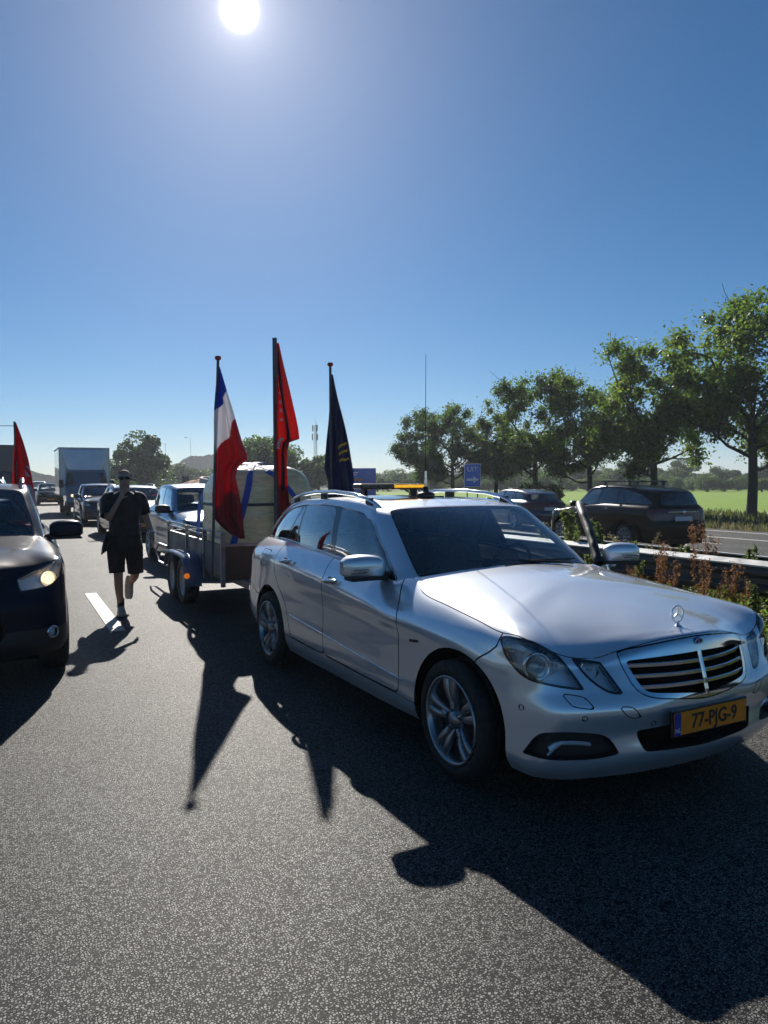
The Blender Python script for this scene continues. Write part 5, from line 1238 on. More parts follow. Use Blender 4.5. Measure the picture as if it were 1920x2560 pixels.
# shoes: standing foot and the lifted one with its sole towards us
def shoe(name, R, at):
    b = MB(); P = []
    for s in np.linspace(0, 1, 15):
        y = .085-.285*s; w = .036+.014*math.sin(s*math.pi)**.7+.006*s; hgt = np.interp(s, [0, .12, .3, .5, .8, 1], [.075, .105, .095, .075, .058, .030])
        if s > .93: w *= .72
        row = []
        for a in np.linspace(0, 2*math.pi, 19)[:-1]:
            c, q = math.cos(a), math.sin(a); z = hgt*max(0, q)**.75 if q > 0 else 0
            row.append((w*abs(c)**.6*(1 if c > 0 else -1)*(1 if q < .3 else 1-.25*q), y, .028+z))
        P.append(row)
    b.grid(P, wrap=True); b.add(P[0], [range(18)]); b.add(P[-1], [range(18)])
    ol = []
    for s in np.linspace(0, 2*math.pi, 29)[:-1]:
        y = -.058-.150*math.cos(s); w = .047*(1+.14*math.cos(s)); ol.append((w*math.sin(s), y))
    b.add([(x, y, .0) for x, y in ol]+[(x*1.03, y, .030) for x, y in ol], [range(28), range(28, 56)]+[(i, (i+1) % 28, 28+(i+1) % 28, 28+i) for i in range(28)], 1)
    o = b.build(name, [SHOE, SOLE], man); recalc(o); o.matrix_local = Matrix.Translation(at) @ R; subsurf(o, 1); return o
s1 = shoe('shoe', Matrix.Rotation(rad(3), 4, 'Z') @ Matrix.Rotation(rad(0), 4, 'X'), Vector((-.055, .02, .0)))
s2 = shoe('shoe', Matrix.Rotation(rad(-4), 4, 'Z') @ Matrix.Rotation(rad(68), 4, 'X'), Vector((.045, .375, .325)))
for so_, at in ((s1, ((-.058, .035, .085), (-.060, .028, .20))), (s2, ((.048, .345, .305), (.064, .315, .375)))):
    b = MB(); b.tube([at[0], at[1]], [.043, .044], 14, cap=False); o = b.build('sock', TEE, man)
# sunglasses, short hair, mouth, watch
b = MB()
for sx_ in (-1, 1):
    P = []
    for a in np.linspace(.12, 1.05, 8):
        x, y = .0845*math.sin(a), -.018-.1*math.cos(a)-.008; hh_ = .019-.006*(a/1.05)**3
        P.append([(.008+sx_*x, y, 1.652+hh_), (.008+sx_*x*1.01, y-.004, 1.650), (.008+sx_*x, y, 1.650-hh_), (.008+sx_*x*.98, y+.005, 1.650)])
    b.grid(P, wrap=True); b.tube([(.008+sx_*.080, -.055, 1.658), (.008+sx_*.083, .0, 1.652), (.008+sx_*.078, .03, 1.640)], .004, 6)
b.tube([(-.006, -.126, 1.656), (.022, -.126, 1.656)], .005, 6); b.build('sunglasses', GLOSSB, man)
b = MB(); P = []
for e in np.linspace(0, 1, 9):
    row = []
    for a in np.linspace(0, 2*math.pi, 25)[:-1]:
        lo_ = .34+.42*max(0, -math.sin(a))-.10*max(0, math.sin(a)); el = lo_+(1.56-lo_)*e
        row.append((.008+.0775*math.cos(a)*math.cos(el), -.006+.090*math.sin(a)*math.cos(el), 1.660+.0905*math.sin(el)))
    P.append(row)
b.grid(P, wrap=True); b.build('hair', mat('cropped_hair', (.13, .085, .062), .8, bump=.4, bscale=260, var=.3, vscale=120), man)
for sx_ in (-1, 1): 
    b = MB(); b.lathe([(.0, .006), (.010, .007), (.017, .003), (.019, -.003)], 'X', n=14, c=(.008+sx_*.078, .004, 1.638)); b.build('ear', SKIN, man)
b = MB(); b.tube([(.316, -.045, .995), (.313, -.038, 1.018)], .033, 14); b.build('wristwatch', CHROME, man)

# ------------------------------------------------------------------ the other cars
DKNAVY = paint('midnight_paint', (.006, .010, .024), metal=.0, rough=.35, coat=.5, dust=.0, spec=.06, coat_ior=1.28); BLUEGREY = paint('pale_blue_silver_paint', (.17, .22, .31), metal=.6, rough=.3, dust=.04)
GRAPH = paint('graphite_paint', (.035, .038, .045), metal=.5, rough=.3, dust=.04); DKBLUE = paint('dark_blue_paint', (.008, .014, .040), metal=.4, rough=.28, dust=.04); WHITEP = paint('white_paint', (.70, .70, .68), metal=0, rough=.35)
BLACKP = paint('black_paint', (.005, .005, .006), metal=.0, rough=.16, coat=.0, dust=.0, spec=.22); STEELB = paint('steel_blue_paint', (.02, .03, .055), metal=.4, rough=.3, dust=.02); LSILVER = paint('light_silver_paint', (.50, .51, .53), metal=.75, rough=.32)
WARM = mat('warm_lamp', (.9, .8, .6), .1, coat=1., emit=((1., .76, .42), 1.2))
PLATE_W = mat('pale_plate', (.55, .56, .58), .4)
CROSS = mkwarp(xm=[(-4.6, -3.98), (-3.4, -2.92), (-2.874, -2.63), (-1.7, -1.60), (-.66, -.70), (0, 0), (.5, .47), (1.0, .96)], zm=[(0, .02), (.20, .25), (.35, .40), (.62, .745), (.85, .985), (1.03, 1.115), (1.25, 1.36), (1.46, 1.585), (1.6, 1.72)], ys=.962)
qa = build_car('crossover_car', 'dark crossover with its headlamp lit, beside the walking man', 'car', (-.47, 7.05, 0), .0, 'crossover', DKNAVY, res=.8, warp=CROSS, wheel_r=.345, wheel_style='five',
               axles=(0, -2.63), lamp_glow=WARM, trim=None, cladding=True, hi=False, group=None)
HATCHW = mkwarp(xm=[(-4.6, -4.0), (-3.4, -2.98), (-2.874, -2.60), (-1.7, -1.55), (-.66, -.60), (0, 0), (.5, .45), (1.0, .93)], zm=[(0, 0), (.2, .2), (.62, .68), (.85, .93), (1.03, 1.07), (1.25, 1.31), (1.46, 1.55), (1.6, 1.69)], ys=.945)
cB = build_car('compact_car', 'pale silver-blue compact car standing right behind the trailer', 'car', (3.52, 13.75, 0), .02, 'hatch', BLUEGREY, res=.5, warp=HATCHW, wheel_r=.315, axles=(0, -2.60), rails=False, trim=None, mirror_mat=BLACK)
WAGW = mkwarp(zm=[(0, 0), (.2, .2), (.62, .66), (.85, .90), (1.03, 1.06), (1.25, 1.28), (1.46, 1.50), (1.6, 1.64)], ys=.985)
cC = build_car('estate_car', 'graphite estate car with roof rails, partly behind the walking man', 'car', (3.45, 22.4, 0), .02, 'hatch', GRAPH, res=.45, warp=WAGW, wheel_r=.325, rails=True)
cD = build_car('hatchback', 'dark blue hatchback between the box truck and the graphite estate', 'car', (3.25, 30.4, 0), .02, 'hatch', DKBLUE, res=.4, warp=HATCHW, wheel_r=.315, axles=(0, -2.60), rails=False, seats=False)
cE = build_car('hatchback', 'small dark car far back in the queue, just left of the box truck', 'car', (2.55, 58.5, 0), .0, 'hatch', BLACKP, res=.3, warp=HATCHW, wheel_r=.315, axles=(0, -2.60), rails=False, seats=False, trim=None)
SUVW = mkwarp(xm=[(-4.6, -4.3), (-3.4, -3.2), (-2.874, -2.8), (0, 0), (1.0, 1.0)], zm=[(0, .1), (.2, .32), (.62, .82), (.85, 1.06), (1.03, 1.2), (1.25, 1.48), (1.46, 1.75), (1.6, 1.9)], ys=1.03)
cF = build_car('off_road_car', 'white off-road car farthest back in the queue beside the red flag', 'car', (2.45, 79, 0), .0, 'crossover', WHITEP, res=.3, warp=SUVW, wheel_r=.37, axles=(0, -2.80), rails=False, seats=False, trim=None, cladding=True)
cG = build_car('off_road_car', 'light silver off-road car behind the dark crossover, in front of the dark lorry', 'car', (-.85, 27.5, 0), .0, 'hatch', LSILVER, res=.35, warp=SUVW, wheel_r=.37, axles=(0, -2.80), rails=True, seats=False, trim=None)
MPVW = mkwarp(xm=[(-4.6, -4.42), (-4.0, -3.86), (-3.8, -3.78), (-3.55, -3.68), (-3.3, -3.48), (-2.874, -2.76), (-1.7, -1.45), (-.66, -.45), (0, 0), (.5, .46), (1.0, .95)], zm=[(0, 0), (.2, .22), (.62, .68), (.85, .90), (1.03, 1.10), (1.25, 1.34), (1.46, 1.625), (1.6, 1.76)], ys=.975)
MYAW = math.pi-rad(6); ff = Vector((math.sin(MYAW), -math.cos(MYAW), 0)); MP = Vector((14.75, 13.95, -.15))+ff*2.76
mpv = build_car('people_carrier', 'black people carrier with two roof bars driving away on the other carriageway', 'car', MP, MYAW, 'hatch', BLACKP, res=.6, warp=MPVW, wheel_r=.325, axles=(0, -2.76), rails=False, seats=True, trim=None, glass_rear=GLASS_D, plate_mat=PLATE_W, wheel_style='multi', tail_mat=mat('smoked_tail_lens', (.09, .006, .008), .2, coat=.5))
for x in (-1.55, -2.55):
    b = MB(); b.box(loc(x, 0, 1.735), (1.30, .07, .034), bev=.01); b.box(loc(x, .53, 1.67), (.05, .08, .11)); b.box(loc(x, -.53, 1.67), (.05, .08, .11)); b.build('roof_bar', [GALV_D], mpv)
q = MPVW(np.array([[-3.99, 0, .93]]))[0]
b = MB(); b.box((0, 0, 0), (.92, .02, .035), bev=.006); o = b.build('tailgate_strip', CHROME, mpv); o.location = loc(q[0]-.01, 0, q[2])
b = MB(); b.lathe([(0, .006), (.045, .004), (.05, -.004)], 'Y', n=20); o = b.build('tailgate_badge', CHROME, mpv); o.location = loc(q[0]-.035, 0, q[2]); 
SALW = mkwarp(zm=[(0, 0), (.62, .62), (1.03, 1.02), (1.46, 1.44), (1.6, 1.58)], ys=.99)
build_car('estate_car', 'dark blue-grey estate car ahead of the black people carrier', 'car', (17.6, 24.6, -.15), math.pi-rad(9), 'hatch', STEELB, res=.4, warp=SALW, wheel_r=.322, rails=False, seats=False, plate_mat=PLATE_W, tail_mat=MATS['smoked_tail_lens'])

# ------------------------------------------------------------------ box truck and lorry
BOXW = mat('white_box_panel', (.76, .79, .83), .22, coat=1., var=.08, vscale=2); ALU = mat('aluminium_edge', (.35, .36, .37), .35, .85); NAVYB = mat('navy_tarpaulin', (.012, .022, .055), .5, coat=.2, var=.3, vscale=3)
def box_truck(name, label, loc_, w, h, L, boxm, cabm, seed=0, luton=True, edge=ALU):
    t = thing(name, label, 'truck', loc_, 0)
    b = MB(); b.box((0, 2.1+L/2, (h+.95)/2), (w, L, h-.95), bev=.03); b.build('cargo_box', boxm, t)
    for x in (-1, 1):
        b = MB(); b.box((x*(w/2+.004), 2.1, (h+.95)/2), (.05, .06, h-.95)); b.box((x*(w/2+.004), 2.1+L/2, h), (.05, L, .05)); b.box((x*(w/2+.004), 2.1+L/2, .97), (.04, L, .06)); b.build('corner_profile', edge, t)
    b = MB(); b.box((0, 2.09, h), (w, .05, .05)); b.build('corner_profile', edge, t)
    cw = min(w-.16, 2.02)
    # cab: loft of side profile across the width
    prof = [(0, .45), (-.02, .62), (.0, .80), (.06, 1.05), (.16, 1.22), (.62, 1.36), (.78, 1.46), (1.22, 2.10), (1.42, 2.24), (2.0, 2.28), (2.05, 2.2), (2.05, .45)]
    P = []
    for u in np.linspace(-1, 1, 15):
        e = abs(u)**6; x = u*cw/2*(1-.0*e); row = []
        for (y, z) in prof: tum = 1-.10*max(0, (z-1.3)/1.0); row.append((x*tum, y+.16*e+.03*u*u, z))
        P.append(row)
    b = MB(); b.grid(P); b.add(P[0], [range(len(prof))]); b.add(P[-1], [range(len(prof))]); o = b.build('cab', cabm, t); recalc(o)
    def quad(nm, pts, m, d=.012):
        b = MB(); c = [Vector(p) for p in pts]; n = (c[1]-c[0]).cross(c[2]-c[0]).normalized(); b.add([p+n*d for p in c]+[p-n*d*.2 for p in c], [(0, 1, 2, 3), (7, 6, 5, 4), (0, 4, 5, 1), (1, 5, 6, 2), (2, 6, 7, 3), (3, 7, 4, 0)]); o = b.build(nm, m, t); recalc(o); return o
    wt = cw/2
    quad('windscreen', [(-wt*.93, .84, 1.46), (wt*.93, .84, 1.46), (wt*.83, 1.27, 2.07), (-wt*.83, 1.27, 2.07)], glass('truck_glass', (.10, .13, .17), 1.2), .03)
    quad('grille', [(-wt*.5, -.02, .74), (wt*.5, -.02, .74), (wt*.5, .05, 1.02), (-wt*.5, .05, 1.02)], BLACK, .03)
    quad('bumper', [(-wt*.97, .10, .42), (wt*.97, .10, .42), (wt*.97, .10, .68), (-wt*.97, .10, .68)], BLACK, .13)
    for x in (-1, 1):
        quad('side_window', [(x*(wt*.985), .98, 1.38), (x*(wt*.985), 1.85, 1.38), (x*(wt*.90), 1.85, 2.02), (x*(wt*.90), 1.32, 2.02)], glass('truck_glass', (.10, .13, .17), 1.2), .02)
        b = MB(); b.box((x*wt*.72, .06, .98), (.34, .12, .20), bev=.04); b.lathe([(0, -.02), (.06, -.01), (.07, .01)], 'Y', n=16, c=(x*wt*.74, -.01, .98), m=1); b.build('headlight', [LENS, WARM if x < 0 else REFLECTOR], t)
        b = MB(); b.box((x*(wt+.17), .95, 1.55), (.22, .12, .40), bev=.05); b.tube([(x*(wt-.02), .98, 1.5), (x*(wt+.10), .95, 1.5)], .025, 6); b.build('door_mirror', BLACK, t)
        for y in (.75, 2.1+L*.62):
            W_ = MB(); W_.lathe([(.20, -.1), (.22, -.12), (.34, -.12), (.36, -.08), (.36, .08), (.34, .12), (.22, .12), (.20, .1)], 'X', n=28); q = W_.build('wheel', RUBBER, t); q.location = (x*(wt-.10), y, .36)
            r = MB(); r.lathe([(.21, .1), (.17, .08), (.08, .06), (.07, .09), (0, .1)], 'X', n=20); ro = r.build('rim', ALLOY, q); ro.scale = (x, 1, 1)
    b = MB(); b.box((0, 2.1+L/2, .70), (1.0, L, .3)); b.box((0, 1.2, .52), (cw*.92, 1.9, .25)); b.build('chassis', VOID, t)
    if luton:   # curved air deflector rising from the cab roof to the box
        P = []
        for u in np.linspace(-1, 1, 17):
            row = []
            for v in np.linspace(0, 1, 10):
                hwid = (wt*.82+(w/2-.06-wt*.82)*v**.8); y = 1.42+.62*v**1.6; y = y+.35*abs(u)**4*(1-v*.4); row.append((u*hwid, min(y, 2.07), 2.17+(h-.05-2.17)*v))
            P.append(row)
        b = MB(); b.grid(P); o = b.build('air_deflector', boxm, t); recalc(o); o.modifiers.new('s', 'SOLIDIFY').thickness = .01
    return t
box_truck('box_truck', 'white box truck with a tall body and one lit headlamp, waiting in the queue', (3.42, 38.6, 0), 2.35, 3.36, 4.6, BOXW, paint('truck_blue_grey', (.10, .13, .18), .3, .35))
box_truck('lorry', 'dark navy lorry with a high box body, behind the red flag', (-.62, 45, 0), 2.5, 3.72, 9.0, NAVYB, NAVYB, luton=False, edge=NAVYB)
# red flag fixed to the roof of the lit crossover
ft = thing('flag', 'red flag with pale print rising behind the roof of the dark crossover', 'flag', (.08, 9.8, -.13), CR)
b = MB(); b.tube([(.0, 0, 1.50), (-.02, 0, 2.45)], .012, 8); b.build('pole', POLE, ft)
b = MB(); b.tube([(-.02, 0, 2.40), (-.19, 0, 2.40)], .004, 6); b.build('cross_rod', POLE, ft)
def redf(s, z, x):
    if z < 1.73-.35*(s-.6)**2 and s > .42 and math.sin(x*70+z*25) > -.5: return 1
    if s > .72 and 1.80 < z < 1.93 and math.sin(x*110+z*55) > -.1: return 1
    if s < .20: return 2
    return 0
cloth(ft, 'cloth', [F_RED, F_INK, F_ORED], [(2.44, -.02, .0), (2.2, -.03, .075), (2.0, -.05, .13), (1.8, -.07, .17), (1.62, -.075, .20), (1.5, -.06, .215), (1.38, .06, .22)], redf, seed=.9, fold=.035)
# ------------------------------------------------------------------ trees
BARK = mat('bark', (.035, .028, .022), .9, var=.35, vscale=9, bump=.7, bscale=30)
LEAF = [leafmat('leaf_oak', (.042, .075, .018), (.16, .28, .035), .45), leafmat('leaf_light', (.065, .095, .020), (.24, .34, .045), .48), leafmat('leaf_dark', (.026, .050, .016), (.09, .16, .026), .40), leafmat('leaf_blue_green', (.035, .060, .026), (.11, .19, .05), .40)]
def leaf_faces(mb, pts, size, m, r, up=.25):
    n = len(pts); d = r.normal(size=(n, 3)); d[:, 2] += up; d /= np.linalg.norm(d, axis=1, keepdims=True)
    t = np.cross(d, r.normal(size=(n, 3))); t /= np.linalg.norm(t, axis=1, keepdims=True); b = np.cross(d, t); s = size*r.uniform(.55, 1.35, (n, 1))
    A = pts-t*s*.5; B = pts+b*s*.30+d*s*.06; C_ = pts+t*s*.55-d*s*.05; D_ = pts-b*s*.30+d*s*.06
    V = np.stack([A, B, C_, D_], 1).reshape(-1, 3); o = len(mb.v); mb.v += [tuple(q) for q in V.tolist()]
    mb.f += [[o+4*i, o+4*i+1, o+4*i+2, o+4*i+3] for i in range(n)]; mb.m += list(m) if hasattr(m, '__len__') else [m]*n; mb.sm += [False]*n
def tree_meshes(seed, h=9., spread=3.0, clear=2.1, nleaf=9000, size=.24, mats=(0, 1), lean=0., airy=1.0, clusters=70):
    r = np.random.default_rng(seed); wd = MB(); tips = []
    tr_h = clear+(h-clear)*.30; base = np.array([0, 0, -.2]); top = np.array([lean, .1, tr_h])
    R0 = .019*h+.03
    pts = [base, base*.3+np.array([0, 0, .25]), np.array([lean*.3+.03*r.normal(), .03*r.normal(), clear*.7]), top]
    wd.tube(pts, [R0*1.5, R0*1.05, R0*.9, R0*.7], 10)
    def branch(p, d, L, rd, lv):
        n = 4; q = [p]; dd = d.copy()
        for i in range(n):
            dd = dd+r.normal(size=3)*.16+np.array([0, 0, .07]); dd /= np.linalg.norm(dd); q.append(q[-1]+dd*L/n)
        wd.tube(q, np.linspace(rd, rd*.45, n+1).tolist(), 6 if lv < 2 else 4, cap=False)
        if lv >= 2: tips.append(q[-1]); tips.append(q[-2]); return
        for k in range(3 if lv == 0 else 3):
            i = r.integers(2, n+1); a = r.normal(size=3); a -= dd*(a@dd); a /= np.linalg.norm(a)
            branch(q[i], (dd*.75+a*.75)/1.06, L*r.uniform(.5, .75), rd*.5, lv+1)
        tips.append(q[-1])
    nb = 9
    for k in range(nb):
        z = clear+(tr_h-clear)*(k/(nb-1))**.8; a = k*2.4+r.uniform(-.4, .4); el = .15+.9*(k/(nb-1))
        d = np.array([math.cos(a)*math.cos(el), math.sin(a)*math.cos(el), math.sin(el)]); p = base+(top-base)*((z+.2)/(tr_h+.2))
        L = spread*(.72 if k < 7 else .85)*r.uniform(.8, 1.1); 
        if k >= 6: L = (h-z)*.62
        branch(p, d, L, R0*.42, 0)
    T = np.array(tips)
    # keep clumps inside an uneven crown
    c = np.array([lean, 0, clear+(h-clear)*.52]); e = (T-c)/np.array([spread, spread, (h-clear)*.52]); T = T[np.linalg.norm(e, axis=1) < 1.17]
    # more clumps between the twigs fill the crown
    q = r.normal(size=(44, 3)); q /= np.linalg.norm(q, axis=1, keepdims=True); q = q*r.uniform(.35, .98, (44, 1))**.6; T = np.vstack([T, c+q*np.array([spread*.95, spread*.95, (h-clear)*.50])])
    sel = T[r.integers(0, len(T), nleaf)]; w = r.choice([.16, .26, .42], nleaf, p=[.30, .45, .25])*spread/3.0*airy
    P = sel+r.normal(size=(nleaf, 3))*w[:, None]*np.array([1, 1, .8])
    # tone per clump, not per leaf
    key = r.random(len(T)); mi = [0 if key[i] < .72 else 1 for i in np.argmin(((P[:, None, ::2]-T[None, :, ::2])**2).sum(2), 1)] if len(T) < 400 else (r.random(nleaf) > .72).astype(int).tolist()
    cr = MB(); leaf_faces(cr, P, size, mi, r)
    return wd.mesh('trunk', BARK), cr.mesh('crown', [LEAF[mats[0]], LEAF[mats[1]]])
def bush_meshes(seed, w=4., h=5., n=5000, size=.45, mats=(2, 3), lobes=16):
    """a tree or bush seen from far: trunk plus many overlapping leafy lobes of different size"""
    r = np.random.default_rng(seed); wd = MB(); wd.tube([(0, 0, -.3), (.1, 0, h*.3), (0, .1, h*.6)], [.05*h, .035*h, .015*h], 7)
    P = []; 
    for k in range(lobes):
        a = r.uniform(0, 6.28); rr = w/2*r.uniform(0, .75)**.7; z = h*r.uniform(.22, .86); rr *= math.sqrt(max(.05, 1-((z/h-.45)/.58)**2)); c = np.array([rr*math.cos(a), rr*math.sin(a), z]); s = w*r.uniform(.10, .24)
        wd.tube([(0, 0, h*.25), tuple(c*.6+np.array([0, 0, h*.1])), tuple(c)], [.02*h, .012*h, .004*h], 5, cap=False)
        m = n//lobes; d = r.normal(size=(m, 3)); d /= np.linalg.norm(d, axis=1, keepdims=True); P.append(c+d*(s*r.uniform(.3, 1.08, (m, 1))**.5)*np.array([1, 1, .85]))
    P = np.vstack(P); P = P[P[:, 2] > .02*h]
    cr = MB(); leaf_faces(cr, P, size, (r.random(len(P)) > .65).astype(int).tolist(), r); return wd.mesh('trunk', BARK), cr.mesh('crown', [LEAF[mats[0]], LEAF[mats[1]]])
def place_tree(name, label, meshes, loc_, s=1., rz=0., group=None, cat='tree', sz=None):
    t = thing(name, label, cat, loc_, rz, group); t.scale = (s, s, sz or s); link('trunk', meshes[0], t); link('crown', meshes[1], t); return t
V_ = [tree_meshes(11, 9.4, 2.9, 2.0, 29000, .19, (0, 1)), tree_meshes(23, 9.0, 2.8, 1.8, 27000, .19, (2, 0)), tree_meshes(37, 9.6, 3.0, 2.2, 29000, .19, (0, 1), .2), tree_meshes(53, 9.0, 2.6, 1.9, 25000, .19, (3, 1)), tree_meshes(71, 9.2, 3.0, 1.9, 28000, .19, (0, 2)), tree_meshes(83, 9.0, 2.7, 1.8, 26000, .19, (3, 0))]
TX = 30.4
row = [(30.6, 23.0, 2, 1.09, .3, 'tallest roadside tree, its dark trunk standing alone in front of the bright field'), (30.2, 28.4, 0, .97, 1.1, 'full green roadside tree behind the roof bars of the people carrier'),
       (30.6, 33.6, 2, .80, 2.3, 'smaller yellow-green roadside tree left of the people carrier roof'), (30.3, 38.4, 4, .93, .8, 'broad dark roadside tree with an open crown right of the exit sign'),
       (30.6, 43.2, 3, .82, 4.0, 'slim roadside tree standing just right of the exit sign'), (30.2, 48.4, 5, .86, 2.9, 'roadside tree rising behind the exit sign on its left'),
       (30.6, 53.6, 1, .84, 5.2, 'last and smallest roadside tree of the row, behind the whip antenna')]
for x, y, v, s, rz, lab in row: place_tree('roadside_tree', lab, V_[v], (x, y, -.2), s, rz, 'trees in a row beyond the other carriageway')
BV = [bush_meshes(5, 8, 8, 9000, .40, (2, 3), 26), bush_meshes(8, 9, 7, 8000, .42, (2, 0), 24), bush_meshes(13, 7, 6, 6500, .40, (3, 2), 20), bush_meshes(17, 10, 6.5, 8000, .45, (3, 0), 24)]
place_tree('round_tree', 'big round dark tree rising right of the box truck', BV[0], (16.0, 106, -.3), 1.08, .7)
place_tree('round_tree', 'tall dark tree between the striped flag and the orange-red flag', BV[1], (31.6, 101, -.3), 1.28, 2.0)
for x, y, v, s, lab in ((36, 100, 0, .86, 'tree on the slope just right of the orange-red flag'), (39, 98, 2, .98, 'tree on the falling slope left of the lattice mast'), (42, 97, 1, .62, 'lower tree at the foot of the lattice mast'), (45, 96, 2, .60, 'lowest tree of the slope, left of the navy flag')):
    place_tree('slope_tree', lab, BV[v], (x, y, -.3), s, x, 'trees on the slope behind the trailer')
# bushes near the mound and the dark shrub under the roadside trees
place_tree('dark_shrub', 'low purple-brown shrub under the roadside trees, above the blue-grey estate', bush_meshes(77, 3.2, 1.9, 3000, .18, (2, 2), 12), (29.5, 37.0, -.25), 1.0, 0, None, 'shrub')
# far hedgerows: countable-looking clumps that run together
r_ = np.random.default_rng(99)
k = 0
for i in range(46):
    bear = rad(26.72-20+i*1.13+r_.uniform(-.3, .3)); dd_ = r_.uniform(150, 190) if i > 18 else r_.uniform(190, 250)
    X_, Y_ = dd_*math.sin(bear), dd_*math.cos(bear)
    if X_ < 26: continue
    v = int(r_.integers(0, 4)); s = dd_/170*r_.uniform(.62, .98)
    place_tree('hedgerow_tree', 'distant tree in the hazy hedgerow across the fields', BV[v], (X_, Y_, -.3), s*1.15, r_.uniform(0, 6), 'trees of the far hedgerow', sz=s*.82)
for i in range(30):
    bear = rad(24+i*1.05+r_.uniform(-.3, .3)); dd_ = r_.uniform(128, 146)
    place_tree('field_edge_bush', 'low bush in the dark strip along the far edge of the green field', BV[int(r_.integers(0, 4))], (dd_*math.sin(bear), dd_*math.cos(bear), -.3), r_.uniform(.40, .55), r_.uniform(0, 6), 'bushes along the field edge', 'bush', sz=r_.uniform(.30, .48))
# hazy wooded ridge and far wood
def ridge(name, x0, x1, y, h, seed, m, n=90):
    r = np.random.default_rng(seed); xs = np.linspace(x0, x1, n); b = MB(); P = []
    for x in xs:
        u = (x-x0)/(x1-x0); hh_ = h*(math.sin(math.pi*u)**.6)*(1+.18*math.sin(9*u+seed)+.05*math.sin(37*u)+.02*r.normal())
        P.append([(x, y+18*(1-v)+r.normal()*.5, -1+(hh_+1)*math.sin(v*math.pi/2)+(r.normal()*.10 if 0 < v else 0)) for v in (0, .25, .5, .75, 1)]+[(x, y+70, -1)])
    b.grid(P[::1]); return b
WOOD = grass_mat('far_woodland', (.018, .032, .014), (.05, .07, .026), .25)
o = ridge('r', 55, 175, 470, 17, 3, WOOD).build('hills', WOOD); tag(o, kind='structure'); recalc(o)
o = ridge('r', -70, 34, 420, 9, 8, WOOD).build('far_wood', WOOD); recalc(o); tag(o, kind='stuff', label='far low wood closing the road at the horizon', cat='wood')
o = ridge('r', 150, 900, 520, 11, 5, WOOD, 160).build('far_wood', WOOD); recalc(o); tag(o, kind='stuff', label='long pale wood on the horizon beyond the fields', cat='wood')
# ------------------------------------------------------------------ signs, mast, mound
BLUE_S = mat('sign_blue', (.012, .11, .60), .35, coat=.3); WHITE_S = mat('sign_white', (.78, .78, .76), .45); ORANGE_S = mat('sign_orange', (.55, .16, .02), .5); SIGN_BACK = mat('sign_post_grey', (.22, .23, .24), .5, .6, var=.2)
us_ = thing('exit_sign', 'blue exit sign reading UIT with a white arrow pointing right', 'sign', (24.3, 36.7, -.2), rad(-33))
b = MB(); b.box((0, 0, 2.15), (.96, .04, 1.36), bev=.018); b.build('panel', WHITE_S, us_)
b = MB(); b.box((0, -.022, 2.15), (.905, .012, 1.305), bev=.005); b.build('face', BLUE_S, us_)
text_mesh('lettering', 'UIT', .40, WHITE_S, us_, (0, -.030, 2.50), (rad(90), 0, 0), .002)
b = MB(); A_ = [(-.33, .07), (.05, .07), (.05, .20), (.36, 0), (.05, -.20), (.05, -.07), (-.33, -.07)]; b.add([(x, -.031, 1.90+z) for x, z in A_]+[(x, -.026, 1.90+z) for x, z in A_], [range(7), range(13, 6, -1)]+[(i, (i+1) % 7, 7+(i+1) % 7, 7+i) for i in range(7)]); recalc(b.build('arrow', WHITE_S, us_))
for x in (-.3, .3):
    b = MB(); b.tube([(x, .05, -.2), (x, .05, 2.75)], .038, 8); b.build('post', SIGN_BACK, us_)
bs = thing('direction_sign', 'large blue direction sign with orange panels, behind the navy flag', 'sign', (24.6, 53.5, -.2), rad(-25))
b = MB(); b.box((0, 0, 1.75), (2.9, .06, 2.25), bev=.02); b.build('panel', BLUE_S, bs)
for (x, z, w, h_) in ((-.2, 1.95, 1.35, .20), (.55, 1.62, .95, .17), (-.3, 1.66, .5, .12), (.9, 1.18, .5, .16)): b = MB(); b.box((x, -.036, z), (w, .012, h_)); b.build('orange_panel', ORANGE_S, bs)
for (x, z, w) in ((-.25, 2.52, .6), (-.3, 2.36, .45), (-.2, 1.38, .5), (.45, 1.40, .35), (.5, .86, .4)): b = MB(); b.box((x, -.036, z), (w, .010, .07)); b.build('white_line', WHITE_S, bs)
for x in (-1.1, 1.1):
    b = MB(); b.tube([(x, .08, -.2), (x, .08, 2.6)], .06, 8); b.build('post', SIGN_BACK, bs)
# lattice mast
ms = thing('lattice_mast', 'thin lattice telecom mast with panel antennas beyond the slope trees', 'mast', (74, 188, -.3), .3)
STEELM = mat('mast_steel', (.20, .21, .22), .5, .6); H_ = 17.2
for i in range(3):
    a = i*2.094; b = MB(); b.tube([(.62*math.cos(a), .62*math.sin(a), 0), (.36*math.cos(a), .36*math.sin(a), H_)], .07, 6); b.build('leg', STEELM, ms)
b = MB()
for k in range(22):
    z0, z1 = k*H_/22, (k+1)*H_/22
    for i in range(3):
        a, c = i*2.094, (i+1)*2.094; r0, r1 = .62-.26*z0/H_, .62-.26*z1/H_; b.tube([(r0*math.cos(a), r0*math.sin(a), z0), (r1*math.cos(c), r1*math.sin(c), z1)], .03, 4)
o = b.build('bracing', STEELM, ms); o['kind'] = 'stuff'
for (z, rr) in ((16.4, .75), (14.0, .85)):
    for i in range(3):
        a = i*2.094+.5; b = MB(); b.box((rr*math.cos(a), rr*math.sin(a), z), (.30, .18, 1.7), rz=a); b.tube([(.3*math.cos(a), .3*math.sin(a), z), (rr*math.cos(a), rr*math.sin(a), z)], .05, 5); b.build('panel_antenna', mat('antenna_grey', (.30, .32, .33), .5), ms)
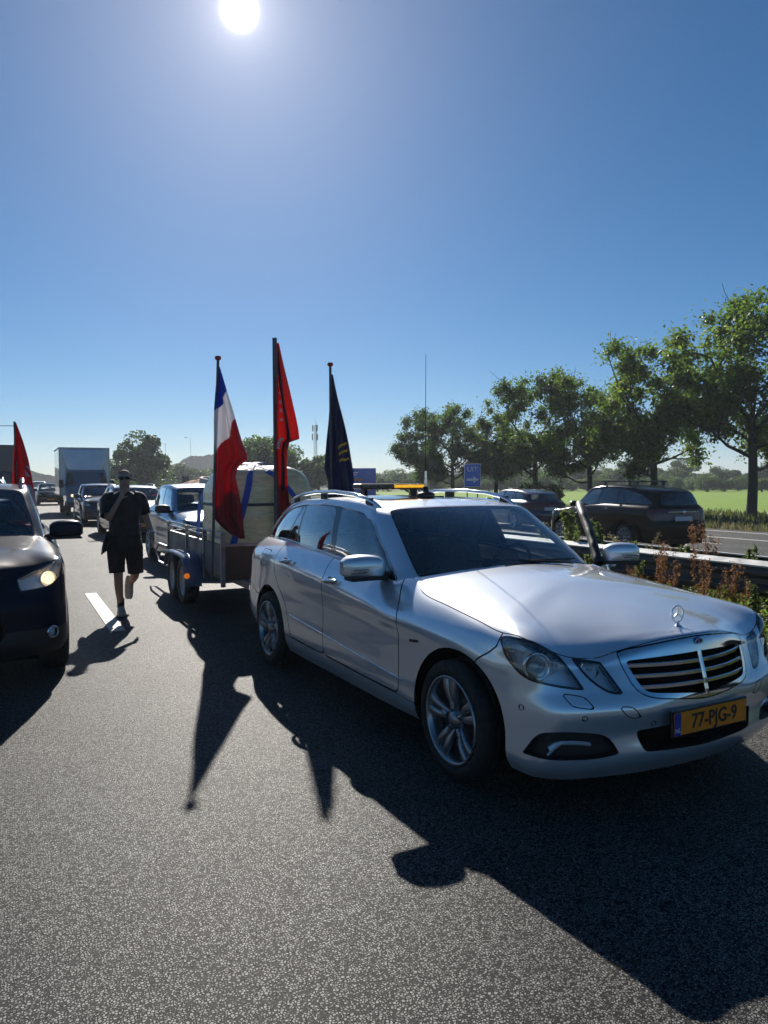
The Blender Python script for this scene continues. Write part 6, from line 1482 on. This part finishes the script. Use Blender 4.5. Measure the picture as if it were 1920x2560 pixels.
b = MB(); b.tube([(0, 0, H_), (0, 0, H_+1.6)], .035, 5); b.tube([(.3, 0, H_), (.3, 0, H_+1.0)], .03, 5); b.build('lightning_rod', STEELM, ms)
# slim lamp posts far along the road
LP = mat('lamp_post_grey', (.36, .38, .40), .45, .3)
for (x, y, h_, lab) in ((27.5, 150, 9.5, 'slim lamp post above the sand heap, left of the wooded ridge'), (41.0, 190, 13, 'slim lamp post beside the striped flag'), (88, 230, 8, 'slim pole right of the navy flag')):
    t = thing('lamp_post', lab, 'lamp post', (x, y, -.2), 0, None); b = MB(); b.tube([(0, 0, 0), (0, 0, h_)], [.06, .035], 7); b.build('post', LP, t); b = MB(); b.tube([(0, 0, h_), (-.9, 0, h_+.1)], .045, 6); b.build('arm', LP, t); b = MB(); b.box((-1.2, 0, h_+.1), (.7, .28, .12)); b.build('lamp_head', LP, t)
# sand heap with the concrete ring
SAND = mat('orange_sand', (.42, .205, .085), .9, var=.25, vscale=.7, bump=.5, bscale=9)
b = MB(); r = np.random.default_rng(4); P = []
for i, u in enumerate(np.linspace(0, 1, 22)):
    row = []
    for a in np.linspace(0, 2*math.pi, 49)[:-1]:
        rx, ry = 7.4*u, 5.0*u; hgt = 2.05*(1-u)**.8*(1+.10*math.sin(3*a+1)+.06*math.sin(7*a)); row.append((rx*math.cos(a)*(1+.06*math.sin(4*a)), ry*math.sin(a), hgt-.12*u+.03*r.normal()))
    P.append(row)
b.grid(P, wrap=True); o = b.build('sand_heap', SAND); o.location = (14.2, 61, -.15); tag(o, 'heap of orange sand beside the road beyond the compact car', 'sand heap'); recalc(o)
b = MB(); b.lathe([(1.55, 0), (1.62, .0), (1.62, .62), (1.55, .66), (1.42, .66), (1.38, .60), (1.38, .0)], 'Z', n=48); b.lathe([(0, .42), (1.40, .42)], 'Z', n=40); o = b.build('concrete_ring', mat('pale_concrete', (.46, .45, .42), .75, var=.2, vscale=3)); o.location = (14.9, 58.6, 1.20); o.rotation_euler = (rad(7), rad(4), 0); tag(o, 'pale round concrete ring lying on the orange sand heap', 'concrete ring')
t = thing('marker_board', 'small dark board on a post beyond the sand heap', 'sign', (15.4, 74, -.2), 0); b = MB(); b.box((0, 0, 2.0), (.65, .05, .75)); b.build('board', NAVYB, t); b = MB(); b.tube([(0, .05, 0), (0, .05, 2.3)], .04, 6); b.build('post', SIGN_BACK, t)
t = thing('bare_twig', 'bare dark sapling leaning on the sand heap', 'sapling', (14.6, 55.5, .6), 0); b = MB(); b.tube([(0, 0, 0), (-.1, 0, .8), (-.35, 0, 1.7)], [.035, .025, .01], 6); b.tube([(-.1, 0, .8), (.1, 0, 1.3)], [.02, .008], 5); b.build('stem', BARK, t)
# rough bank of scrub behind the heap
for i, (x, y, s, lab) in enumerate(((20, 84, .42, 'rough green bush behind the concrete ring'), (23.5, 86, .5, 'green bush hidden behind the striped flag'), (27, 88, .46, 'green bush behind the top of the wrapped load'), (12.2, 92, .42, 'green bush left of the dark marker board'), (9.5, 104, .5, 'green bush at the foot of the big round tree'))): place_tree('bank_bush', lab, BV[i % 4], (x, y, -.3), s, i*1.3, 'bushes on the bank behind the sand heap', 'bush', sz=s*.75)
# ------------------------------------------------------------------ weeds and flowers on the median
RUST = leafmat('rusty_dock_seed', (.19, .095, .045), (.30, .15, .06), .4, .7); GRN = leafmat('weed_green', (.06, .10, .022), (.19, .28, .04), .45); GRN2 = leafmat('mugwort_green', (.09, .12, .045), (.24, .30, .08), .42)
STRAW = leafmat('dry_grass_straw', (.24, .20, .11), (.28, .23, .12), .35); WPET = leafmat('white_petal', (.72, .72, .68), (.6, .6, .55), .3, var=.1); YPET = leafmat('yellow_petal', (.62, .42, .02), (.6, .42, .03), .3, var=.15)
BLADE = leafmat('grass_blade', (.06, .085, .022), (.14, .17, .04), .4)
def stemcurve(r, h, lean=.15, n=6):
    a = r.uniform(0, 6.28); k = lean*h*r.uniform(.3, 1); return [np.array([k*t*t*math.cos(a), k*t*t*math.sin(a), h*t]) for t in np.linspace(0, 1, n)]
def leaf_strip(b, p, d, L, w, m, droop=.4):
    """bent two-segment leaf"""
    d = np.array(d, float); d /= np.linalg.norm(d); s = np.cross(d, [0, 0, 1.]); s = s/np.linalg.norm(s) if np.linalg.norm(s) > 1e-6 else np.array([1., 0, 0])
    q1 = p+d*L*.5; q2 = p+d*L*.95+np.array([0, 0, -droop*L*.5])
    b.add([p-s*w*.2, p+s*w*.2, q1+s*w*.5, q1-s*w*.5, q2], [(0, 1, 2, 3), (3, 2, 4)], m)
def dock(seed, h):
    r = np.random.default_rng(seed); b = MB(); c = MB()
    for k in range(3):
        st = stemcurve(r, h*r.uniform(.75, 1), .22, 8); off = r.normal(size=3)*.03*np.array([1, 1, 0]); st = [p+off for p in st]; b.tube(st, np.linspace(.008, .003, 8).tolist(), 5, m=0)
        br = [st]
        for q in range(6):
            i = r.integers(3, 7); a = r.uniform(0, 6.28); L = h*r.uniform(.15, .30); br.append([st[i]+np.array([math.cos(a)*.22*L*t, math.sin(a)*.22*L*t, L*t]) for t in np.linspace(0, 1, 6)])
        for s in br:
            P = np.array(s); P = P[len(P)//2 if s is st else 1:]
            n = 90 if s is st else 45; t = r.uniform(0, len(P)-1.001, n); i = t.astype(int); pts = P[i]*(1-(t-i))[:, None]+P[i+1]*(t-i)[:, None]+r.normal(size=(n, 3))*.014; leaf_faces(c, pts, .022, 0, r)
        for q in range(4): a = r.uniform(0, 6.28); leaf_strip(b, st[1]*r.uniform(.3, 1.6), (math.cos(a), math.sin(a), .9), h*.20, .05, 1, .9)
    return b.mesh('stem', [RUST, GRN]), c.mesh('seed_head', RUST)
def mugwort(seed, h, m=None):
    r = np.random.default_rng(seed); b = MB(); c = MB()
    for k in range(5):
        st = stemcurve(r, h*r.uniform(.7, 1), .12, 9); off = r.normal(size=3)*.05*np.array([1, 1, 0]); st = [p+off for p in st]; b.tube(st, np.linspace(.007, .002, 9).tolist(), 5)
        P = np.array(st); n = 260; t = 1-r.random(n)**1.5; t = t*(len(P)-1.01)*.92+.6; t = np.clip(t, 0, len(P)-1.01); i = t.astype(int); w = .055*(1-t/len(P)*.75)
        pts = P[i]*(1-(t-i))[:, None]+P[i+1]*(t-i)[:, None]+r.normal(size=(n, 3))*w[:, None]; leaf_faces(c, pts, .05, 0, r, .5)
    return b.mesh('stem', GRN2), c.mesh('foliage', m or GRN2)
def tallgrass(seed, h):
    r = np.random.default_rng(seed); b = MB(); c = MB()
    for k in range(9):
        st = stemcurve(r, h*r.uniform(.6, 1), .45, 9); off = r.normal(size=3)*.05*np.array([1, 1, 0]); st = [p+off for p in st]; b.tube(st, np.linspace(.0035, .0015, 9).tolist(), 4)
        P = np.array(st); n = 60; t = r.uniform(len(P)*.62, len(P)-1.01, n); i = t.astype(int); pts = P[i]*(1-(t-i))[:, None]+P[i+1]*(t-i)[:, None]+r.normal(size=(n, 3))*.013; leaf_faces(c, pts, .035, 0, r, 1.)
        for q in range(3): a = r.uniform(0, 6.28); leaf_strip(b, off*1+np.array([0, 0, r.uniform(0, .2)]), (math.cos(a), math.sin(a), 1.6), h*.5, .012, 0, 1.)
    return b.mesh('stem', STRAW), c.mesh('seed_head', STRAW)
def flowers(seed, h, pet, nst=16, w=.30):
    r = np.random.default_rng(seed); b = MB(); c = MB(); f = MB()
    for k in range(nst):
        st = stemcurve(r, h*r.uniform(.55, 1), .25, 6); off = r.normal(size=3)*w*np.array([1, 1, 0]); st = [p+off for p in st]; b.tube(st, np.linspace(.004, .002, 6).tolist(), 4)
        P = np.array(st); n = 55; t = r.uniform(0, len(P)-1.01, n); i = t.astype(int); pts = P[i]*(1-(t-i))[:, None]+P[i+1]*(t-i)[:, None]+r.normal(size=(n, 3))*.045; leaf_faces(c, pts, .05, 0, r, .4)
        if r.random() < .75:
            top = st[-1]; nrm = np.array([r.normal()*.4, r.normal()*.4, 1]); 
            for q in range(1 if pet is WPET else 4):
                ct = top+(r.normal(size=3)*.025 if q else 0); R = .021 if pet is WPET else .014
                for a in np.linspace(0, 6.28, 11)[:-1]:
                    d = np.array([math.cos(a), math.sin(a), .15*r.normal()]); s = np.array([-math.sin(a), math.cos(a), 0]); f.add([ct, ct+d*R*.6+s*R*.22, ct+d*R, ct+d*R*.6-s*R*.22], [(0, 1, 2, 3)], 0)
                f.lathe([(0, .005), (.007, .003), (.008, -.002)], 'Z', n=8, c=tuple(ct), m=1)
    return b.mesh('stem', GRN), c.mesh('foliage', GRN), f.mesh('flower_head', [pet, YPET])
DK = [dock(s, 1.0) for s in (1, 2, 3)]; MG = [mugwort(s, 1.25) for s in (4, 5)]; TG = [tallgrass(s, .95) for s in (6, 7)]; FW = [flowers(s, .55, WPET, 18, .26) for s in (8, 9)]; FY_ = [flowers(s, .62, YPET, 14, .24) for s in (10, 11)]
def plant(name, lab, ms, x, y, s, rz, grp, cat):
    t = thing(name, lab, cat, (x, y, -.06), rz, grp); t.scale = (s, s, s)
    for m in ms:
        o = link(m.name.split('.')[0], m, t)
        if o.name.split('.')[0] != 'stem': o['kind'] = 'stuff'
    return t
r_ = np.random.default_rng(31)
for i, (x, y, s, lab) in enumerate([(6.05, 5.55, 1.02, 'rusty dock plant bending over the guard rail'), (6.15, 5.20, .98, 'tall straight rusty dock plant in front of the guard rail'), (6.0, 5.85, .70, 'short bushy rusty dock nearest the estate bonnet'), (6.2, 4.82, .88, 'rusty dock plant with raised seed heads near the white flowers'), (6.25, 4.98, .66, 'small rusty dock between two taller ones'), (7.2, 6.0, 1.1, 'rusty dock spike standing up before the road beyond')]):
    plant('dock_plant', lab, DK[i % 3], x, y, s, i*1.9, 'rusty dock plants on the median', 'weed')
for i, (x, y, s, lab) in enumerate([(7.05, 8.1, 1.02, 'feathery green mugwort left of the open car door'), (7.15, 7.65, .92, 'feathery green mugwort seen through the open car door'), (6.95, 8.5, .85, 'mugwort clump farthest along behind the estate windscreen'), (7.3, 5.0, .98, 'grey-green mugwort at the right edge of the picture'), (7.35, 4.75, 1.05, 'tall grey-green mugwort cut by the right edge')]):
    plant('mugwort', lab, MG[i % 2], x, y, s, i*2.3, 'mugwort plants on the median', 'weed')
for i, (x, y, s, lab) in enumerate([(7.1, 7.0, 1.08, 'dry grass tuft with drooping plumes right of the open door'), (7.2, 6.75, .98, 'dry grass tuft above the open door mirror'), (7.4, 8.8, .9, 'dry grass tuft behind the mugwort'), (6.1, 6.6, .6, 'low dry grass at the foot of the guard rail')]):
    plant('tall_grass', lab, TG[i % 2], x, y, s, i*1.2, 'dry grass tufts on the median', 'grass tuft')
n = 0
for i in range(44):
    y = 3.2+i*.125+r_.uniform(-.1, .1); x = r_.uniform(5.0, 6.45); yel = r_.random() < .34
    plant('ragwort' if yel else 'daisy_plant', 'yellow-flowered ragwort in the green growth beside the estate bonnet' if yel else 'white-flowered daisy plant in the green growth beside the estate bonnet', (FY_ if yel else FW)[i % 2], x, y, r_.uniform(.75, 1.1) if y < 5.2 else r_.uniform(.6, .8), i*1.1, 'ragwort among the daisies' if yel else 'daisy plants on the median', 'flower')
for i in range(12):
    plant('ragwort', 'low yellow-flowered ragwort between the two guard rails', FY_[i % 2], r_.uniform(7.0, 7.8), 5.5+i*.42, r_.uniform(.8, 1.15), i*2.1, 'ragwort between the guard rails', 'flower')
# grass that nobody could count
def tufts(name, n, x0, x1, y0, y1, h, label, z=-.06, m=BLADE, wd=.010, seed=3, bias=0.):
    r = np.random.default_rng(seed); X_ = r.uniform(x0, x1, n); Y_ = y0+(y1-y0)*r.random(n)**(1+bias); hh_ = h*r.uniform(.4, 1.2, n); a = r.uniform(0, 6.28, n); lean = r.normal(size=(n, 2))*.35*hh_[:, None]
    base = np.stack([X_, Y_, np.full(n, z)], 1); s = np.stack([np.cos(a), np.sin(a), 0*a], 1)*(wd*(1+Y_/40))[:, None]; mid = base+np.stack([lean[:, 0]*.3, lean[:, 1]*.3, hh_*.6], 1); tip = base+np.stack([lean[:, 0], lean[:, 1], hh_], 1)
    V = np.stack([base-s, base+s, mid+s*.7, mid-s*.7, tip], 1).reshape(-1, 3); F = []
    for i in range(n): o = 5*i; F += [(o, o+1, o+2, o+3), (o+3, o+2, o+4)]
    me = bpy.data.meshes.new(name); me.from_pydata(V.tolist(), [], F); me.materials.append(m); return tag(link(name, me), label, 'grass', None, 'stuff')
tufts('grass', 28000, 4.78, 9.9, 2.2, 40, .26, 'rough grass covering the median between the guard rails', bias=.8)
tufts('grass', 12000, 22.9, 35.5, 12, 70, .30, 'tall rough grass on the verge under the roadside trees', z=-.2, seed=5, wd=.02, bias=.3)
tufts('grass', 2500, 22.9, 24.2, 12, 60, .30, 'dry seeding grass along the edge of the far carriageway', z=-.2, m=STRAW, seed=6, wd=.012)

for i, (x, y, s) in enumerate([(6.3, 4.35, .62), (6.35, 4.7, .55), (6.3, 5.0, .5), (6.4, 6.3, .6), (6.35, 7.0, .62), (6.3, 4.05, .7), (7.3, 6.35, .7), (7.35, 5.6, .75), (7.3, 7.3, .7)]):
    plant('mugwort', 'short young mugwort growing against the guard rail', MG[i % 2], x, y, s, i*1.7, 'short mugwort along the guard rail', 'weed')
# loose grit on the carriageway
r = np.random.default_rng(12); b = MB()
for i in range(160):
    x, y = r.uniform(-2.5, 4.8), 1.4+9*r.random()**1.6; s = r.uniform(.0015, .004); M_ = Matrix.Rotation(r.uniform(0, 6.28), 3, 'Z')
    V0 = [Vector((s*r.uniform(.6, 1.2)*a, s*r.uniform(.6, 1.2)*c, s*(.7 if k else 0))) for k in (0, 1) for a, c in ((-1, -1), (1, -1), (1, 1), (-1, 1))]
    b.add([M_ @ v + Vector((x, y, .001)) for v in V0], [(0, 1, 5, 4), (1, 2, 6, 5), (2, 3, 7, 6), (3, 0, 4, 7), (4, 5, 6, 7)])
tag(b.build('gravel', mat('pale_grit', (.42, .41, .38), .8, var=.3, vscale=30)), 'loose pale grit scattered on the asphalt', 'grit', None, 'stuff')
# ------------------------------------------------------------------ summer haze
b = MB(); b.box((100, 290, 12.0), (2200, 760, 28.0)); me = b.mesh('haze', [])
hm = bpy.data.materials.new('haze_air'); hm.use_nodes = True; N, L = nodes(hm); N.clear(); o_ = N.new('ShaderNodeOutputMaterial'); pv = N.new('ShaderNodeVolumePrincipled')
pv.inputs['Color'].default_value = (.80, .87, .95, 1); pv.inputs['Density'].default_value = .0006; pv.inputs['Anisotropy'].default_value = .25; L.new(pv.outputs[0], o_.inputs['Volume'])
me.materials.clear(); me.materials.append(hm); ho = link('haze', me); ho['kind'] = 'stuff'; ho['label'] = 'thin pale summer haze over the fields and the road'; ho['category'] = 'haze'
